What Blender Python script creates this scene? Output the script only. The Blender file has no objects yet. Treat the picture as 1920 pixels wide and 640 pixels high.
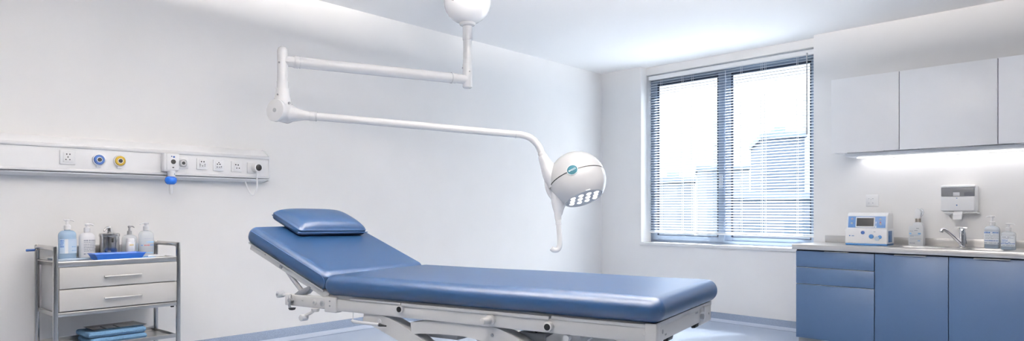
import bpy, bmesh, math, random
from math import sin, cos, pi, radians
from mathutils import Vector, Matrix
random.seed(7)
COL = bpy.context.scene.collection
SC = bpy.context.scene

# ------------------------------------------------------------------ frames
# camera stands above the world origin looking along +Y.  Each frame: x to the right, y away from the viewer, z up.
CORNER = (1.1167, 8.6667)
FR = {'W': ((0, 0), 0.0),
      'L': (CORNER, radians(48.7517)),      # along the left wall
      'B': (CORNER, radians(-46.8183)),     # along the window wall
      'D': ((0.5059, 2.3744), radians(-31.083))}   # along the examination bed
CEIL = 2.903
UPL = 0.19


def fmat(frame, loc=(0, 0, 0), rot=0.0):
    o, a = FR[frame]
    return Matrix.Translation((o[0], o[1], 0)) @ Matrix.Rotation(a, 4, 'Z') @ Matrix.Translation(loc) @ Matrix.Rotation(rot, 4, 'Z')


# ------------------------------------------------------------------ materials
def nodes(name):
    m = bpy.data.materials.new(name)
    m.use_nodes = True
    nt = m.node_tree
    return m, nt, nt.nodes, nt.links, nt.nodes['Principled BSDF']


def mat(name, col, rough=0.5, metal=0.0, bump=0.0, bscale=200.0, vary=0.0, vscale=6.0, alpha=1.0, spec=0.5, coat=0.0, emis=None, estr=0.0, stretch=None, trans=0.0):
    m, nt, N, K, p = nodes(name)
    c = (*col, 1)
    p.inputs['Base Color'].default_value = c
    p.inputs['Roughness'].default_value = rough
    p.inputs['Metallic'].default_value = metal
    p.inputs['Alpha'].default_value = alpha
    p.inputs['Specular IOR Level'].default_value = spec
    p.inputs['Coat Weight'].default_value = coat
    p.inputs['Transmission Weight'].default_value = trans
    if emis:
        p.inputs['Emission Color'].default_value = (*emis, 1)
        p.inputs['Emission Strength'].default_value = estr
    tc = N.new('ShaderNodeTexCoord')
    src = tc.outputs['Object']
    if stretch:
        mp = N.new('ShaderNodeMapping')
        mp.inputs['Scale'].default_value = stretch
        K.new(src, mp.inputs['Vector'])
        src = mp.outputs['Vector']
    if vary > 0:
        n = N.new('ShaderNodeTexNoise')
        n.inputs['Scale'].default_value = vscale
        n.inputs['Detail'].default_value = 4
        K.new(src, n.inputs['Vector'])
        r = N.new('ShaderNodeValToRGB')
        r.color_ramp.elements[0].position = 0.3
        r.color_ramp.elements[1].position = 0.7
        r.color_ramp.elements[0].color = tuple(max(0, x * (1 - vary)) for x in col) + (1,)
        r.color_ramp.elements[1].color = tuple(min(1, x * (1 + vary)) for x in col) + (1,)
        K.new(n.outputs['Fac'], r.inputs['Fac'])
        K.new(r.outputs['Color'], p.inputs['Base Color'])
    if bump > 0:
        n = N.new('ShaderNodeTexNoise')
        n.inputs['Scale'].default_value = bscale
        n.inputs['Detail'].default_value = 3
        K.new(src, n.inputs['Vector'])
        b = N.new('ShaderNodeBump')
        b.inputs['Strength'].default_value = bump
        b.inputs['Distance'].default_value = 0.002
        K.new(n.outputs['Fac'], b.inputs['Height'])
        K.new(b.outputs['Normal'], p.inputs['Normal'])
    return m


def glass_mat(name, tint, gloss=0.1):
    m = bpy.data.materials.new(name)
    m.use_nodes = True
    nt = m.node_tree
    N, K = nt.nodes, nt.links
    N.clear()
    o = N.new('ShaderNodeOutputMaterial')
    mx = N.new('ShaderNodeMixShader')
    t = N.new('ShaderNodeBsdfTransparent')
    g = N.new('ShaderNodeBsdfGlossy')
    t.inputs['Color'].default_value = (*tint, 1)
    g.inputs['Roughness'].default_value = 0.03
    lw = N.new('ShaderNodeLayerWeight')
    lw.inputs['Blend'].default_value = gloss
    K.new(lw.outputs['Fresnel'], mx.inputs['Fac'])
    K.new(t.outputs['BSDF'], mx.inputs[1])
    K.new(g.outputs['BSDF'], mx.inputs[2])
    K.new(mx.outputs['Shader'], o.inputs['Surface'])
    return m


def speckle(name, col, rough, amount, scale):
    m, nt, N, K, p = nodes(name)
    tc = N.new('ShaderNodeTexCoord')
    n = N.new('ShaderNodeTexNoise')
    n.inputs['Scale'].default_value = scale
    n.inputs['Detail'].default_value = 6
    n2 = N.new('ShaderNodeTexNoise')
    n2.inputs['Scale'].default_value = 2.0
    K.new(tc.outputs['Object'], n.inputs['Vector'])
    K.new(tc.outputs['Object'], n2.inputs['Vector'])
    r = N.new('ShaderNodeValToRGB')
    r.color_ramp.elements[0].position = 0.32
    r.color_ramp.elements[1].position = 0.68
    r.color_ramp.elements[0].color = tuple(x * (1 - amount) for x in col) + (1,)
    r.color_ramp.elements[1].color = tuple(min(1, x * (1 + amount)) for x in col) + (1,)
    K.new(n.outputs['Fac'], r.inputs['Fac'])
    K.new(r.outputs['Color'], p.inputs['Base Color'])
    mr = N.new('ShaderNodeMapRange')
    mr.inputs['To Min'].default_value = rough * 0.95
    mr.inputs['To Max'].default_value = rough * 1.05
    K.new(n2.outputs['Fac'], mr.inputs['Value'])
    K.new(mr.outputs['Result'], p.inputs['Roughness'])
    return m


def building_mat(name, col, wcol, sx, sz):
    m, nt, N, K, p = nodes(name)
    tc = N.new('ShaderNodeTexCoord')
    sep = N.new('ShaderNodeSeparateXYZ')
    K.new(tc.outputs['Object'], sep.inputs['Vector'])
    comb = N.new('ShaderNodeCombineXYZ')
    ad = N.new('ShaderNodeMath')
    K.new(sep.outputs['X'], ad.inputs[0])
    K.new(sep.outputs['Y'], ad.inputs[1])
    K.new(ad.outputs['Value'], comb.inputs['X'])
    K.new(sep.outputs['Z'], comb.inputs['Y'])
    b = N.new('ShaderNodeTexBrick')
    b.offset = 0.0
    b.inputs['Scale'].default_value = 1.0
    b.inputs['Brick Width'].default_value = sx
    b.inputs['Row Height'].default_value = sz
    b.inputs['Mortar Size'].default_value = min(sx, sz) * 0.28
    b.inputs['Color1'].default_value = (*wcol, 1)
    b.inputs['Color2'].default_value = (*[x * 1.1 for x in wcol], 1)
    b.inputs['Mortar'].default_value = (*col, 1)
    K.new(comb.outputs['Vector'], b.inputs['Vector'])
    K.new(b.outputs['Color'], p.inputs['Base Color'])
    p.inputs['Roughness'].default_value = 0.8
    return m


M = {}
M['wall'] = mat('wall_paint', (0.832, 0.822, 0.816), 0.75, bump=0.10, bscale=60, vary=0.012, vscale=3)
M['wallgrey'] = mat('unseen_wall_dark', (0.16, 0.17, 0.19), 0.8, bump=0.10, bscale=60, vary=0.012, vscale=3)  # unseen walls, toned dark to cut the fill light from behind the camera
M['ceil'] = mat('ceiling_paint', (0.885, 0.87, 0.855), 0.85, bump=0.05, bscale=40)
M['floor'] = speckle('vinyl_floor', (0.37, 0.435, 0.55), 0.28, 0.05, 220)
M['skirt'] = speckle('speckled_vinyl', (0.215, 0.27, 0.375), 0.55, 0.28, 190)
M['cove'] = speckle('cove_vinyl_sheen', (0.46, 0.52, 0.63), 0.35, 0.04, 220)  # vinyl with the cove's highlight put into its colour
M['white'] = mat('white_plastic', (0.80, 0.80, 0.81), 0.35, bump=0.02, bscale=300)
M['gloss'] = mat('white_enamel', (0.74, 0.74, 0.75), 0.2, vary=0.01, coat=0.4)
M['headgloss'] = mat('lamp_head_enamel', (0.56, 0.56, 0.57), 0.2, vary=0.01, coat=0.4)
M['bedmetal'] = mat('powder_coated_steel', (0.59, 0.585, 0.58), 0.42, bump=0.06, bscale=400)
M['dkmetal'] = mat('grey_steel', (0.33, 0.34, 0.36), 0.4, metal=0.6, vary=0.05)
M['black'] = mat('black_rubber', (0.006, 0.0065, 0.008), 0.55, vary=0.1, spec=0.25)
M['grey'] = mat('grey_plastic', (0.40, 0.41, 0.43), 0.45, vary=0.03)
M['ltgrey'] = mat('light_grey_plastic', (0.62, 0.63, 0.65), 0.4, vary=0.02)
M['vinyl'] = mat('blue_upholstery', (0.006, 0.030, 0.086), 0.37, bump=0.08, bscale=520, spec=0.58, vary=0.03, vscale=40)
M['thread'] = mat('blue_piping', (0.045, 0.10, 0.22), 0.5, vary=0.05)
M['steel'] = mat('polished_steel', (0.52, 0.51, 0.50), 0.18, metal=1.0, vary=0.04, vscale=9)
M['brushed'] = mat('brushed_steel', (0.58, 0.575, 0.57), 0.30, metal=1.0, bump=0.08, bscale=90, stretch=(1, 14, 14))
M['worktop'] = mat('worktop_steel', (0.56, 0.55, 0.54), 0.34, metal=0.75, bump=0.04, bscale=120, stretch=(1, 10, 10))
M['sink'] = mat('sink_steel', (0.42, 0.42, 0.42), 0.42, metal=0.8, bump=0.05, bscale=120, stretch=(1, 10, 10))
M['chrome'] = mat('chrome', (0.80, 0.80, 0.82), 0.07, metal=1.0, vary=0.02)
M['drawer'] = mat('grey_lacquer', (0.47, 0.465, 0.46), 0.4, bump=0.02, bscale=250)
M['blue'] = mat('blue_plastic', (0.004, 0.085, 0.40), 0.35, vary=0.04)
M['dblue'] = mat('deep_blue_plastic', (0.010, 0.055, 0.20), 0.45, vary=0.04)
M['yellow'] = mat('yellow_plastic', (0.40, 0.27, 0.015), 0.45, vary=0.08, vscale=60)
M['cabblue'] = mat('blue_laminate', (0.031, 0.066, 0.138), 0.45, bump=0.02, bscale=300, vary=0.015, vscale=4)
M['cabdark'] = mat('dark_carcass', (0.03, 0.035, 0.05), 0.6, vary=0.05)
M['cabwhite'] = mat('white_laminate', (0.86, 0.86, 0.87), 0.3, vary=0.01)
M['towel'] = mat('blue_terry_cloth', (0.105, 0.215, 0.36), 0.9, bump=0.9, bscale=260, vary=0.14, vscale=120)
M['frame'] = mat('window_aluminium', (0.23, 0.29, 0.385), 0.4, vary=0.02)
M['gasket'] = mat('window_gasket', (0.015, 0.025, 0.05), 0.5, vary=0.05)
M['slat'] = mat('blind_slat', (0.62, 0.67, 0.74), 0.4, vary=0.01)
_nt = M['slat'].node_tree
_tr = _nt.nodes.new('ShaderNodeBsdfTranslucent')
_tr.inputs['Color'].default_value = (0.62, 0.67, 0.74, 1)
_mx = _nt.nodes.new('ShaderNodeMixShader')
_mx.inputs['Fac'].default_value = 0.25
_nt.links.new(_nt.nodes['Principled BSDF'].outputs['BSDF'], _mx.inputs[1])
_nt.links.new(_tr.outputs['BSDF'], _mx.inputs[2])
_nt.links.new(_mx.outputs['Shader'], _nt.nodes['Material Output'].inputs['Surface'])
M['glass'] = glass_mat('window_glass', (0.93, 0.97, 1.0), 0.06)
M['clear'] = mat('clear_plastic', (0.80, 0.85, 0.90), 0.12, alpha=0.42, vary=0.02)
M['milky'] = mat('milky_plastic', (0.80, 0.82, 0.85), 0.3, alpha=0.88, vary=0.01)
M['handwash'] = mat('pale_blue_soap', (0.33, 0.47, 0.64), 0.2, alpha=0.85, vary=0.02)
M['bluegel'] = mat('pale_blue_liquid', (0.20, 0.37, 0.58), 0.2, alpha=0.8, vary=0.02)
M['cleargel'] = mat('clear_liquid', (0.70, 0.76, 0.82), 0.15, alpha=0.4, vary=0.02)
M['label'] = mat('pale_label', (0.76, 0.79, 0.83), 0.5, vary=0.01)
M['bluelabel'] = mat('pale_blue_label', (0.50, 0.62, 0.76), 0.5, vary=0.02)
M['ink'] = mat('grey_ink', (0.24, 0.27, 0.33), 0.6, vary=0.1)
M['blueink'] = mat('blue_ink', (0.06, 0.17, 0.45), 0.6, vary=0.1)
M['cyanink'] = mat('light_blue_ink', (0.16, 0.38, 0.66), 0.6, vary=0.1)
M['redink'] = mat('red_ink', (0.45, 0.10, 0.10), 0.6, vary=0.1)
M['gold'] = mat('gold_ink', (0.60, 0.42, 0.10), 0.5, vary=0.1)
M['taupe'] = mat('taupe_plastic', (0.30, 0.27, 0.24), 0.4, vary=0.05)
M['devblue'] = mat('device_blue', (0.035, 0.14, 0.34), 0.45, vary=0.02)
M['devpanel'] = mat('device_panel_blue', (0.085, 0.19, 0.40), 0.45, vary=0.02)
M['screen'] = mat('dark_screen', (0.022, 0.023, 0.026), 0.55, vary=0.1, vscale=30, spec=0.15)
M['smoke'] = mat('smoky_cover', (0.20, 0.21, 0.23), 0.12, alpha=0.72, vary=0.03)
M['paper'] = mat('white_paper', (0.85, 0.85, 0.86), 0.9, bump=0.05, bscale=200)
M['teal'] = mat('teal_badge', (0.006, 0.045, 0.062), 0.6, spec=0.15, vary=0.06)
M['led'] = mat('led', (1, 1, 1), 0.4, emis=(1.0, 0.99, 0.97), estr=1.7)
M['strip'] = mat('strip_diffuser', (1, 1, 1), 0.5, emis=(1.0, 0.98, 0.97), estr=3.0)
M['uplight'] = mat('fill_up_diffuser', (1, 1, 1), 0.5, emis=(1.0, 0.935, 0.875), estr=155.0)  # upper emitter of the added fill panels, brightens the ceiling
M['panel'] = mat('fill_down_diffuser', (1, 1, 1), 0.5, emis=(1.0, 0.945, 0.90), estr=6.0)  # lower emitter of the added fill panels
M['sheet'] = mat('blue_paper_sheet', (0.10, 0.30, 0.60), 0.6, vary=0.05)
M['traygrey'] = mat('grey_blue_tray', (0.34, 0.42, 0.52), 0.35, vary=0.03)


# ------------------------------------------------------------------ mesh builder
class MB:
    def __init__(self):
        self.bm = bmesh.new()

    def merge(self, t, mx=None):
        if mx is not None:
            bmesh.ops.transform(t, matrix=mx, verts=t.verts)
        bmesh.ops.recalc_face_normals(t, faces=t.faces)
        me = bpy.data.meshes.new('tmp')
        t.to_mesh(me)
        t.free()
        self.bm.from_mesh(me)
        bpy.data.meshes.remove(me)
        return self

    def box(self, x0, x1, y0, y1, z0, z1, bev=0.0, seg=2, mx=None):
        t = bmesh.new()
        bmesh.ops.create_cube(t, size=1)
        for v in t.verts:
            v.co = Vector(((x0 + x1) / 2 + v.co.x * (x1 - x0), (y0 + y1) / 2 + v.co.y * (y1 - y0), (z0 + z1) / 2 + v.co.z * (z1 - z0)))
        if bev > 0:
            bmesh.ops.bevel(t, geom=list(t.edges), offset=bev, segments=seg, affect='EDGES', profile=0.5)
        return self.merge(t, mx)

    def cyl(self, p0, p1, r, r2=None, n=24, bev=0.0):
        p0, p1 = Vector(p0), Vector(p1)
        r2 = r if r2 is None else r2
        L = (p1 - p0).length
        t = bmesh.new()
        bmesh.ops.create_cone(t, cap_ends=True, segments=n, radius1=r, radius2=r2, depth=L)
        if bev > 0:
            ed = [e for e in t.edges if abs(e.verts[0].co.z - e.verts[1].co.z) < 1e-6]
            bmesh.ops.bevel(t, geom=ed, offset=bev, segments=2, affect='EDGES', profile=0.5)
        q = (p1 - p0).to_track_quat('Z', 'Y').to_matrix().to_4x4()
        return self.merge(t, Matrix.Translation((p0 + p1) / 2) @ q)

    def lathe(self, prof, mx=None, n=32, sx=1.0, sy=1.0, power=2.0):
        t = bmesh.new()
        rings = []
        for r, z in prof:
            ring = []
            for k in range(n):
                a = 2 * pi * k / n
                c, s = cos(a), sin(a)
                c = math.copysign(abs(c) ** (2 / power), c)
                s = math.copysign(abs(s) ** (2 / power), s)
                ring.append(t.verts.new((r * c * sx, r * s * sy, z)))
            rings.append(ring)
        for a, b in zip(rings, rings[1:]):
            for k in range(n):
                t.faces.new((a[k], a[(k + 1) % n], b[(k + 1) % n], b[k]))
        if prof[0][0] > 1e-6:
            t.faces.new(rings[0][::-1])
        if prof[-1][0] > 1e-6:
            t.faces.new(rings[-1])
        bmesh.ops.remove_doubles(t, verts=t.verts, dist=1e-6)
        return self.merge(t, mx)

    def tube(self, pts, r, n=14, res=8, smooth=True, flat=1.0):
        P = [Vector(p) for p in pts]
        R = list(r) if isinstance(r, (list, tuple)) else [r] * len(P)
        if smooth and len(P) > 2:
            Q, RR = [], []
            for i in range(len(P) - 1):
                a, b, c, d = P[max(i - 1, 0)], P[i], P[i + 1], P[min(i + 2, len(P) - 1)]
                for k in range(res):
                    u = k / res
                    Q.append(0.5 * ((2 * b) + (c - a) * u + (2 * a - 5 * b + 4 * c - d) * u * u + (3 * b - a - 3 * c + d) * u ** 3))
                    RR.append(R[i] * (1 - u) + R[i + 1] * u)
            Q.append(P[-1])
            RR.append(R[-1])
            P, R = Q, RR
        t = bmesh.new()
        rings = []
        nrm = None
        for i, p in enumerate(P):
            d = (P[min(i + 1, len(P) - 1)] - P[max(i - 1, 0)]).normalized()
            if nrm is None:
                up = Vector((0, 0, 1)) if abs(d.z) < 0.9 else Vector((0, 1, 0))
                nrm = d.cross(up).normalized()
            else:
                nrm = (nrm - d * nrm.dot(d)).normalized()
            bn = d.cross(nrm)
            rings.append([t.verts.new(p + (nrm * cos(2 * pi * k / n) + bn * sin(2 * pi * k / n) * flat) * R[i]) for k in range(n)])
        for a, b in zip(rings, rings[1:]):
            for k in range(n):
                t.faces.new((a[k], a[(k + 1) % n], b[(k + 1) % n], b[k]))
        t.faces.new(rings[0][::-1])
        t.faces.new(rings[-1])
        return self.merge(t)

    def prism(self, poly, axis, lo, hi, bev=0.0, mx=None, seg=2):
        """poly in the plane of the other two axes (x: (y,z), y: (x,z), z: (x,y))"""
        def P(a, b, h):
            return {'x': (h, a, b), 'y': (a, h, b), 'z': (a, b, h)}[axis]
        t = bmesh.new()
        A = [t.verts.new(P(a, b, lo)) for a, b in poly]
        B = [t.verts.new(P(a, b, hi)) for a, b in poly]
        n = len(poly)
        t.faces.new(A)
        t.faces.new(B[::-1])
        for k in range(n):
            t.faces.new((A[k], B[k], B[(k + 1) % n], A[(k + 1) % n]))
        bmesh.ops.recalc_face_normals(t, faces=t.faces)
        if bev > 0:
            bmesh.ops.bevel(t, geom=list(t.edges), offset=bev, segments=seg, affect='EDGES', profile=0.5)
        return self.merge(t, mx)

    def cushion(self, hx, hy, hz, r, n=6, mid=10, fn=None, mx=None):
        """rounded box of half sizes hx, hy, hz about the origin, optionally reshaped by fn(Vector)"""
        def axis(h):
            q = h - r
            lo = [-q - r * math.tan(pi / 4 * k / n) for k in range(n, 0, -1)]
            m = [-q + 2 * q * k / mid for k in range(mid + 1)]
            return lo + m + [-v for v in lo[::-1]]
        ax = [axis(hx), axis(hy), axis(hz)]
        H = (hx, hy, hz)
        t = bmesh.new()
        for w in range(3):
            u, v = [k for k in range(3) if k != w]
            for sgn in (-1, 1):
                g = []
                for a in ax[u]:
                    row = []
                    for b in ax[v]:
                        p = [0, 0, 0]
                        p[u], p[v], p[w] = a, b, sgn * H[w]
                        inner = Vector([max(-(H[k] - r), min(H[k] - r, p[k])) for k in range(3)])
                        d = Vector(p) - inner
                        co = inner + d.normalized() * r
                        row.append(t.verts.new(fn(co) if fn else co))
                    g.append(row)
                for i in range(len(g) - 1):
                    for j in range(len(g[0]) - 1):
                        t.faces.new((g[i][j], g[i + 1][j], g[i + 1][j + 1], g[i][j + 1]))
        bmesh.ops.remove_doubles(t, verts=t.verts, dist=1e-5)
        return self.merge(t, mx)

    def quad(self, pts):
        t = bmesh.new()
        t.faces.new([t.verts.new(p) for p in pts])
        me = bpy.data.meshes.new('tmp')
        t.to_mesh(me)
        t.free()
        self.bm.from_mesh(me)
        bpy.data.meshes.remove(me)
        return self

    def wrap(self, r, sx, sy, power, a0, a1, z0, z1, off=0.0018, n=28):
        """a patch lying on a lathed wall, angles measured from the side that faces -y"""
        t = bmesh.new()
        V = []
        for k in range(n + 1):
            a = -pi / 2 + a0 + (a1 - a0) * k / n
            c, s = cos(a), sin(a)
            c = math.copysign(abs(c) ** (2 / power), c)
            s = math.copysign(abs(s) ** (2 / power), s)
            V.append([t.verts.new(((r * sx + o) * c, (r * sy + o) * s, z)) for z in (z0, z1) for o in (off * 0.2, off)])
        for p, q in zip(V, V[1:]):
            t.faces.new((p[1], q[1], q[3], p[3]))
            t.faces.new((p[0], p[1], q[1], q[0]))
            t.faces.new((p[3], q[3], q[2], p[2]))
        return self.merge(t)

    def mesh(self, name, angle=35):
        me = bpy.data.meshes.new(name)
        self.bm.to_mesh(me)
        self.bm.free()
        for p in me.polygons:
            p.use_smooth = True
        me.set_sharp_from_angle(angle=radians(angle))
        return me


def part(name, mb, material, parent, label=None, angle=35):
    me = mb.mesh(name, angle)
    me.materials.append(M[material])
    o = bpy.data.objects.new(name, me)
    COL.objects.link(o)
    o.parent = parent
    if label:
        o['label'] = label
    return o


def tag(o, label, cat, group=None, kind=None):
    if label:
        o['label'] = label
    if cat:
        o['category'] = cat
    if group:
        o['group'] = group
    if kind:
        o['kind'] = kind
    return o


def thing(name, label, cat, frame, loc, rot=0.0, group=None, kind=None):
    o = bpy.data.objects.new(name, None)
    o.empty_display_size = 0.05
    COL.objects.link(o)
    o.matrix_world = fmat(frame, loc, rot)
    return tag(o, label, cat, group, kind)


def single(name, mb, material, frame, loc, rot, label, cat, group=None, kind=None, angle=35):
    me = mb.mesh(name, angle)
    me.materials.append(M[material])
    o = bpy.data.objects.new(name, me)
    COL.objects.link(o)
    o.matrix_world = fmat(frame, loc, rot)
    return tag(o, label, cat, group, kind)


def struct(name, mb, material, frame='W', angle=35):
    me = mb.mesh(name, angle)
    me.materials.append(M[material])
    o = bpy.data.objects.new(name, me)
    COL.objects.link(o)
    o.matrix_world = fmat(frame)
    o['kind'] = 'structure'
    return o


# ------------------------------------------------------------------ the room
LLEN, BLEN = 9.5, 6.5
mL, mB = fmat('L'), fmat('B')


def sm(a, b, x):
    t = max(0.0, min(1.0, (x - a) / (b - a)))
    return t * t * (3 - 2 * t)


def floor_z(s, d):
    """floor height at s along the left wall from the corner and d out from it: the floor rises gently to the left wall"""
    return UPL * sm(2.2, 3.4, s) * (1 - sm(0.6, 2.1, d))


# floor: a grid in the skewed frame of the two walls
uL = Vector((-cos(FR['L'][1]), -sin(FR['L'][1])))
uB = Vector((cos(FR['B'][1]), sin(FR['B'][1])))
f = MB()
t = bmesh.new()
NI, NJ = 64, 48
G = [[None] * (NJ + 1) for _ in range(NI + 1)]
for i in range(NI + 1):
    for j in range(NJ + 1):
        s, e = -0.2 + (LLEN + 0.4) * i / NI, -0.2 + (BLEN + 0.4) * j / NJ
        p = Vector(CORNER) + uL * s + uB * e
        G[i][j] = t.verts.new((p.x, p.y, floor_z(s, e * 0.995)))
for i in range(NI):
    for j in range(NJ):
        t.faces.new((G[i][j], G[i + 1][j], G[i + 1][j + 1], G[i][j + 1]))
f.merge(t)
for v in f.bm.verts:
    pass
fl = struct('floor', f, 'floor')
if fl.data.polygons[0].normal.z < 0:
    fl.data.flip_normals()

P0 = Vector(CORNER)
P1 = P0 + uL * LLEN
P2 = P0 + uB * BLEN
P3 = P0 + uL * LLEN + uB * BLEN
c = MB()
big = [P0 - uL * 0.3 - uB * 0.3, P1 + uL * 0.3 - uB * 0.3, P3 + uL * 0.3 + uB * 0.3, P2 - uL * 0.3 + uB * 0.3]
c.prism([(p.x, p.y) for p in big], 'z', CEIL, CEIL + 0.12)
struct('ceiling', c, 'ceil')
struct('wall_left', MB().box(-LLEN - 0.2, 0.12, 0, 0.15, -0.05, CEIL + 0.02), 'wall', 'L')

WX0, WX1, SILL, HEAD = 0.606, 2.649, 0.790, 2.816
w = MB()
w.box(-0.12, WX0, 0, 0.30, -0.05, CEIL + 0.02)
w.box(WX1, BLEN + 0.2, 0, 0.30, -0.05, CEIL + 0.02)
w.box(WX0, WX1, 0, 0.30, -0.05, SILL)
w.box(WX0, WX1, 0.11, 0.30, HEAD, CEIL + 0.02)
struct('wall_back', w, 'wall', 'B')


def wall_between(name, a, b):
    d = (b - a)
    n = Vector((d.y, -d.x)).normalized()
    if (a + n - (P0 + P3) / 2).length < (a - n - (P0 + P3) / 2).length:
        n = -n
    mb = MB().prism([(q.x, q.y) for q in (a, b, b + n * 0.15, a + n * 0.15)], 'z', -0.05, CEIL + 0.02)
    return struct(name, mb, 'wallgrey')


wall_between('wall_right', P2, P3)
wall_between('wall_rear', P1, P3)

# coved skirting: speckled band, rounded lip and cove down onto the floor
def skirting(frame, x0, x1, zfun, n=40):
    prof = [(0.0, 0.098), (-0.004, 0.098), (-0.006, 0.095), (-0.006, 0.030), (-0.010, 0.018), (-0.020, 0.008), (-0.040, 0.002), (-0.055, 0.0005), (-0.055, -0.01), (0.0, -0.01)]
    t = bmesh.new()
    rings = []
    for i in range(n + 1):
        x = x0 + (x1 - x0) * i / n
        rings.append([t.verts.new((x, y, z + zfun(x))) for y, z in prof])
    k = len(prof)
    for a, b in zip(rings, rings[1:]):
        for q in range(k):
            t.faces.new((a[q], a[(q + 1) % k], b[(q + 1) % k], b[q]))
    t.faces.new(rings[0])
    t.faces.new(rings[-1][::-1])
    return MB().merge(t)


for sk in (struct('baseboard_left', skirting('L', -LLEN, 0.0, lambda x: floor_z(-x, 0.0)), 'skirt', 'L'),
           struct('baseboard_back', skirting('B', 0.0, 2.745, lambda x: floor_z(0.0, x)), 'skirt', 'B')):
    sk.data.materials.append(M['cove'])          # the cove at the foot is paler than the floor: its sheen is painted in
    for pl_ in sk.data.polygons:
        if -0.04 < pl_.center.y < -0.0065:
            pl_.material_index = 1
struct('trim_1', MB().box(0.602, 2.66, -0.024, 0.2, SILL - 0.001, SILL + 0.034, bev=0.004), 'gloss', 'B')   # window sill board
struct('trim_2', MB().box(WX0, WX1, 0.10, 0.115, HEAD - 0.004, HEAD + 0.006, bev=0.002).box(WX0, WX1, 0.106, 0.135, HEAD - 0.006, HEAD), 'wall', 'B')

# ------------------------------------------------------------------ window
win = thing('window_1', None, None, 'B', (0, 0, 0), kind='structure')
WY = 0.19
fr = MB()
fr.box(0.61, 2.645, WY, WY + 0.07, SILL + 0.03, 0.862, bev=0.003)
fr.box(0.61, 2.645, WY, WY + 0.07, 2.75, 2.815, bev=0.003)
fr.box(0.61, 0.650, WY, WY + 0.07, SILL + 0.03, 2.815, bev=0.003)
fr.box(2.60, 2.645, WY, WY + 0.07, SILL + 0.03, 2.815, bev=0.003)
part('window_frame', fr, 'frame', win)


def sash(x0, x1, y, st=0.075, r0=0.055):
    z0, z1 = 0.850, 2.745
    mb = MB()
    mb.box(x0, x0 + st, y, y + 0.03, z0, z1, bev=0.003)
    mb.box(x1 - st, x1, y, y + 0.03, z0, z1, bev=0.003)
    mb.box(x0 + st - 0.004, x1 - st + 0.004, y + 0.001, y + 0.029, z0, z0 + r0, bev=0.003)
    mb.box(x0 + st - 0.004, x1 - st + 0.004, y + 0.001, y + 0.029, z1 - 0.03, z1, bev=0.003)
    s = part('sash', mb, 'frame', win)
    g = MB()
    gx0, gx1, gz0, gz1 = x0 + st, x1 - st, z0 + r0, z1 - 0.03
    e = 0.018
    g.box(gx0 - 0.004, gx0 + e, y - 0.003, y + 0.010, gz0, gz1)
    g.box(gx1 - 0.008, gx1 + 0.004, y - 0.003, y + 0.010, gz0, gz1)
    g.box(gx0, gx1, y - 0.003, y + 0.010, gz1 - 0.035, gz1)
    g.box(gx0, gx1, y - 0.003, y + 0.010, gz0, gz0 + 0.007)
    part('gasket', g, 'gasket', s)
    part('pane', MB().box(gx0, gx1, y + 0.012, y + 0.016, gz0, gz1), 'glass', s)


sash(0.645, 1.590, WY - 0.012)
sash(1.585, 2.605, WY + 0.024)
lt = MB().box(1.535, 1.575, WY - 0.03, WY - 0.01, 1.45, 1.60, bev=0.004).box(1.545, 1.562, WY - 0.05, WY - 0.03, 1.49, 1.58, bev=0.004)
part('window_latch', lt, 'ltgrey', win)

# venetian blind
bl = thing('window_blind', 'white horizontal slatted blind hanging in the window recess', 'blind', 'B', (1.63, 0.13, 0.93))
X0, X1 = 0.645 - 1.63, 2.62 - 1.63
part('headrail', MB().box(X0 - 0.01, X1 + 0.01, -0.022, 0.02, 2.745 - 0.93, 2.795 - 0.93, bev=0.004), 'white', bl)
sl = MB()
zt, zb, NS = 2.725 - 0.93, 0.958 - 0.93, 60
tl = radians(27)
for k in range(NS):
    z = zb + (zt - zb) * k / (NS - 1)
    t = bmesh.new()
    rows = []
    for x in (X0, X1):
        r = []
        for q in range(5):
            u = (q / 4 - 0.5)
            y, dz = u * 0.025, 0.0022 * (1 - 4 * u * u)
            r.append(t.verts.new((x, y * cos(tl) - dz * sin(tl), z + y * sin(tl) + dz * cos(tl))))
        for q in range(4, -1, -1):
            u = (q / 4 - 0.5)
            y, dz = u * 0.025, 0.0022 * (1 - 4 * u * u) - 0.0009
            r.append(t.verts.new((x, y * cos(tl) - dz * sin(tl), z + y * sin(tl) + dz * cos(tl))))
        rows.append(r)
    n = len(rows[0])
    for q in range(n):
        t.faces.new((rows[0][q], rows[1][q], rows[1][(q + 1) % n], rows[0][(q + 1) % n]))
    t.faces.new(rows[0])
    t.faces.new(rows[1][::-1])
    sl.merge(t)
part('slats', sl, 'slat', bl)
part('bottom_rail', MB().box(X0, X1, -0.014, 0.014, 0.0, 0.018, bev=0.004), 'white', bl)
for x in (0.80, 1.09, 1.22, 1.82, 2.05, 2.09, 2.43):
    lc = MB()
    for y in (-0.0155, 0.0155):
        lc.cyl((x - 1.63, y, 0.01), (x - 1.63, y, zt + 0.03), 0.0016, n=6)
    part('ladder_cord', lc, 'white', bl)
wd = MB()
wd.cyl((2.541 - 1.63, -0.034, 2.752 - 0.93), (2.541 - 1.63, -0.034, 1.965 - 0.93), 0.006, n=8)
wd.cyl((2.541 - 1.63, -0.034, 2.02 - 0.93), (2.541 - 1.63, -0.034, 1.955 - 0.93), 0.009, n=8)
wd.box(2.535 - 1.63, 2.547 - 1.63, -0.04, -0.015, 2.752 - 0.93, 2.765 - 0.93)
part('tilt_wand', wd, 'grey', bl)

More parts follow.
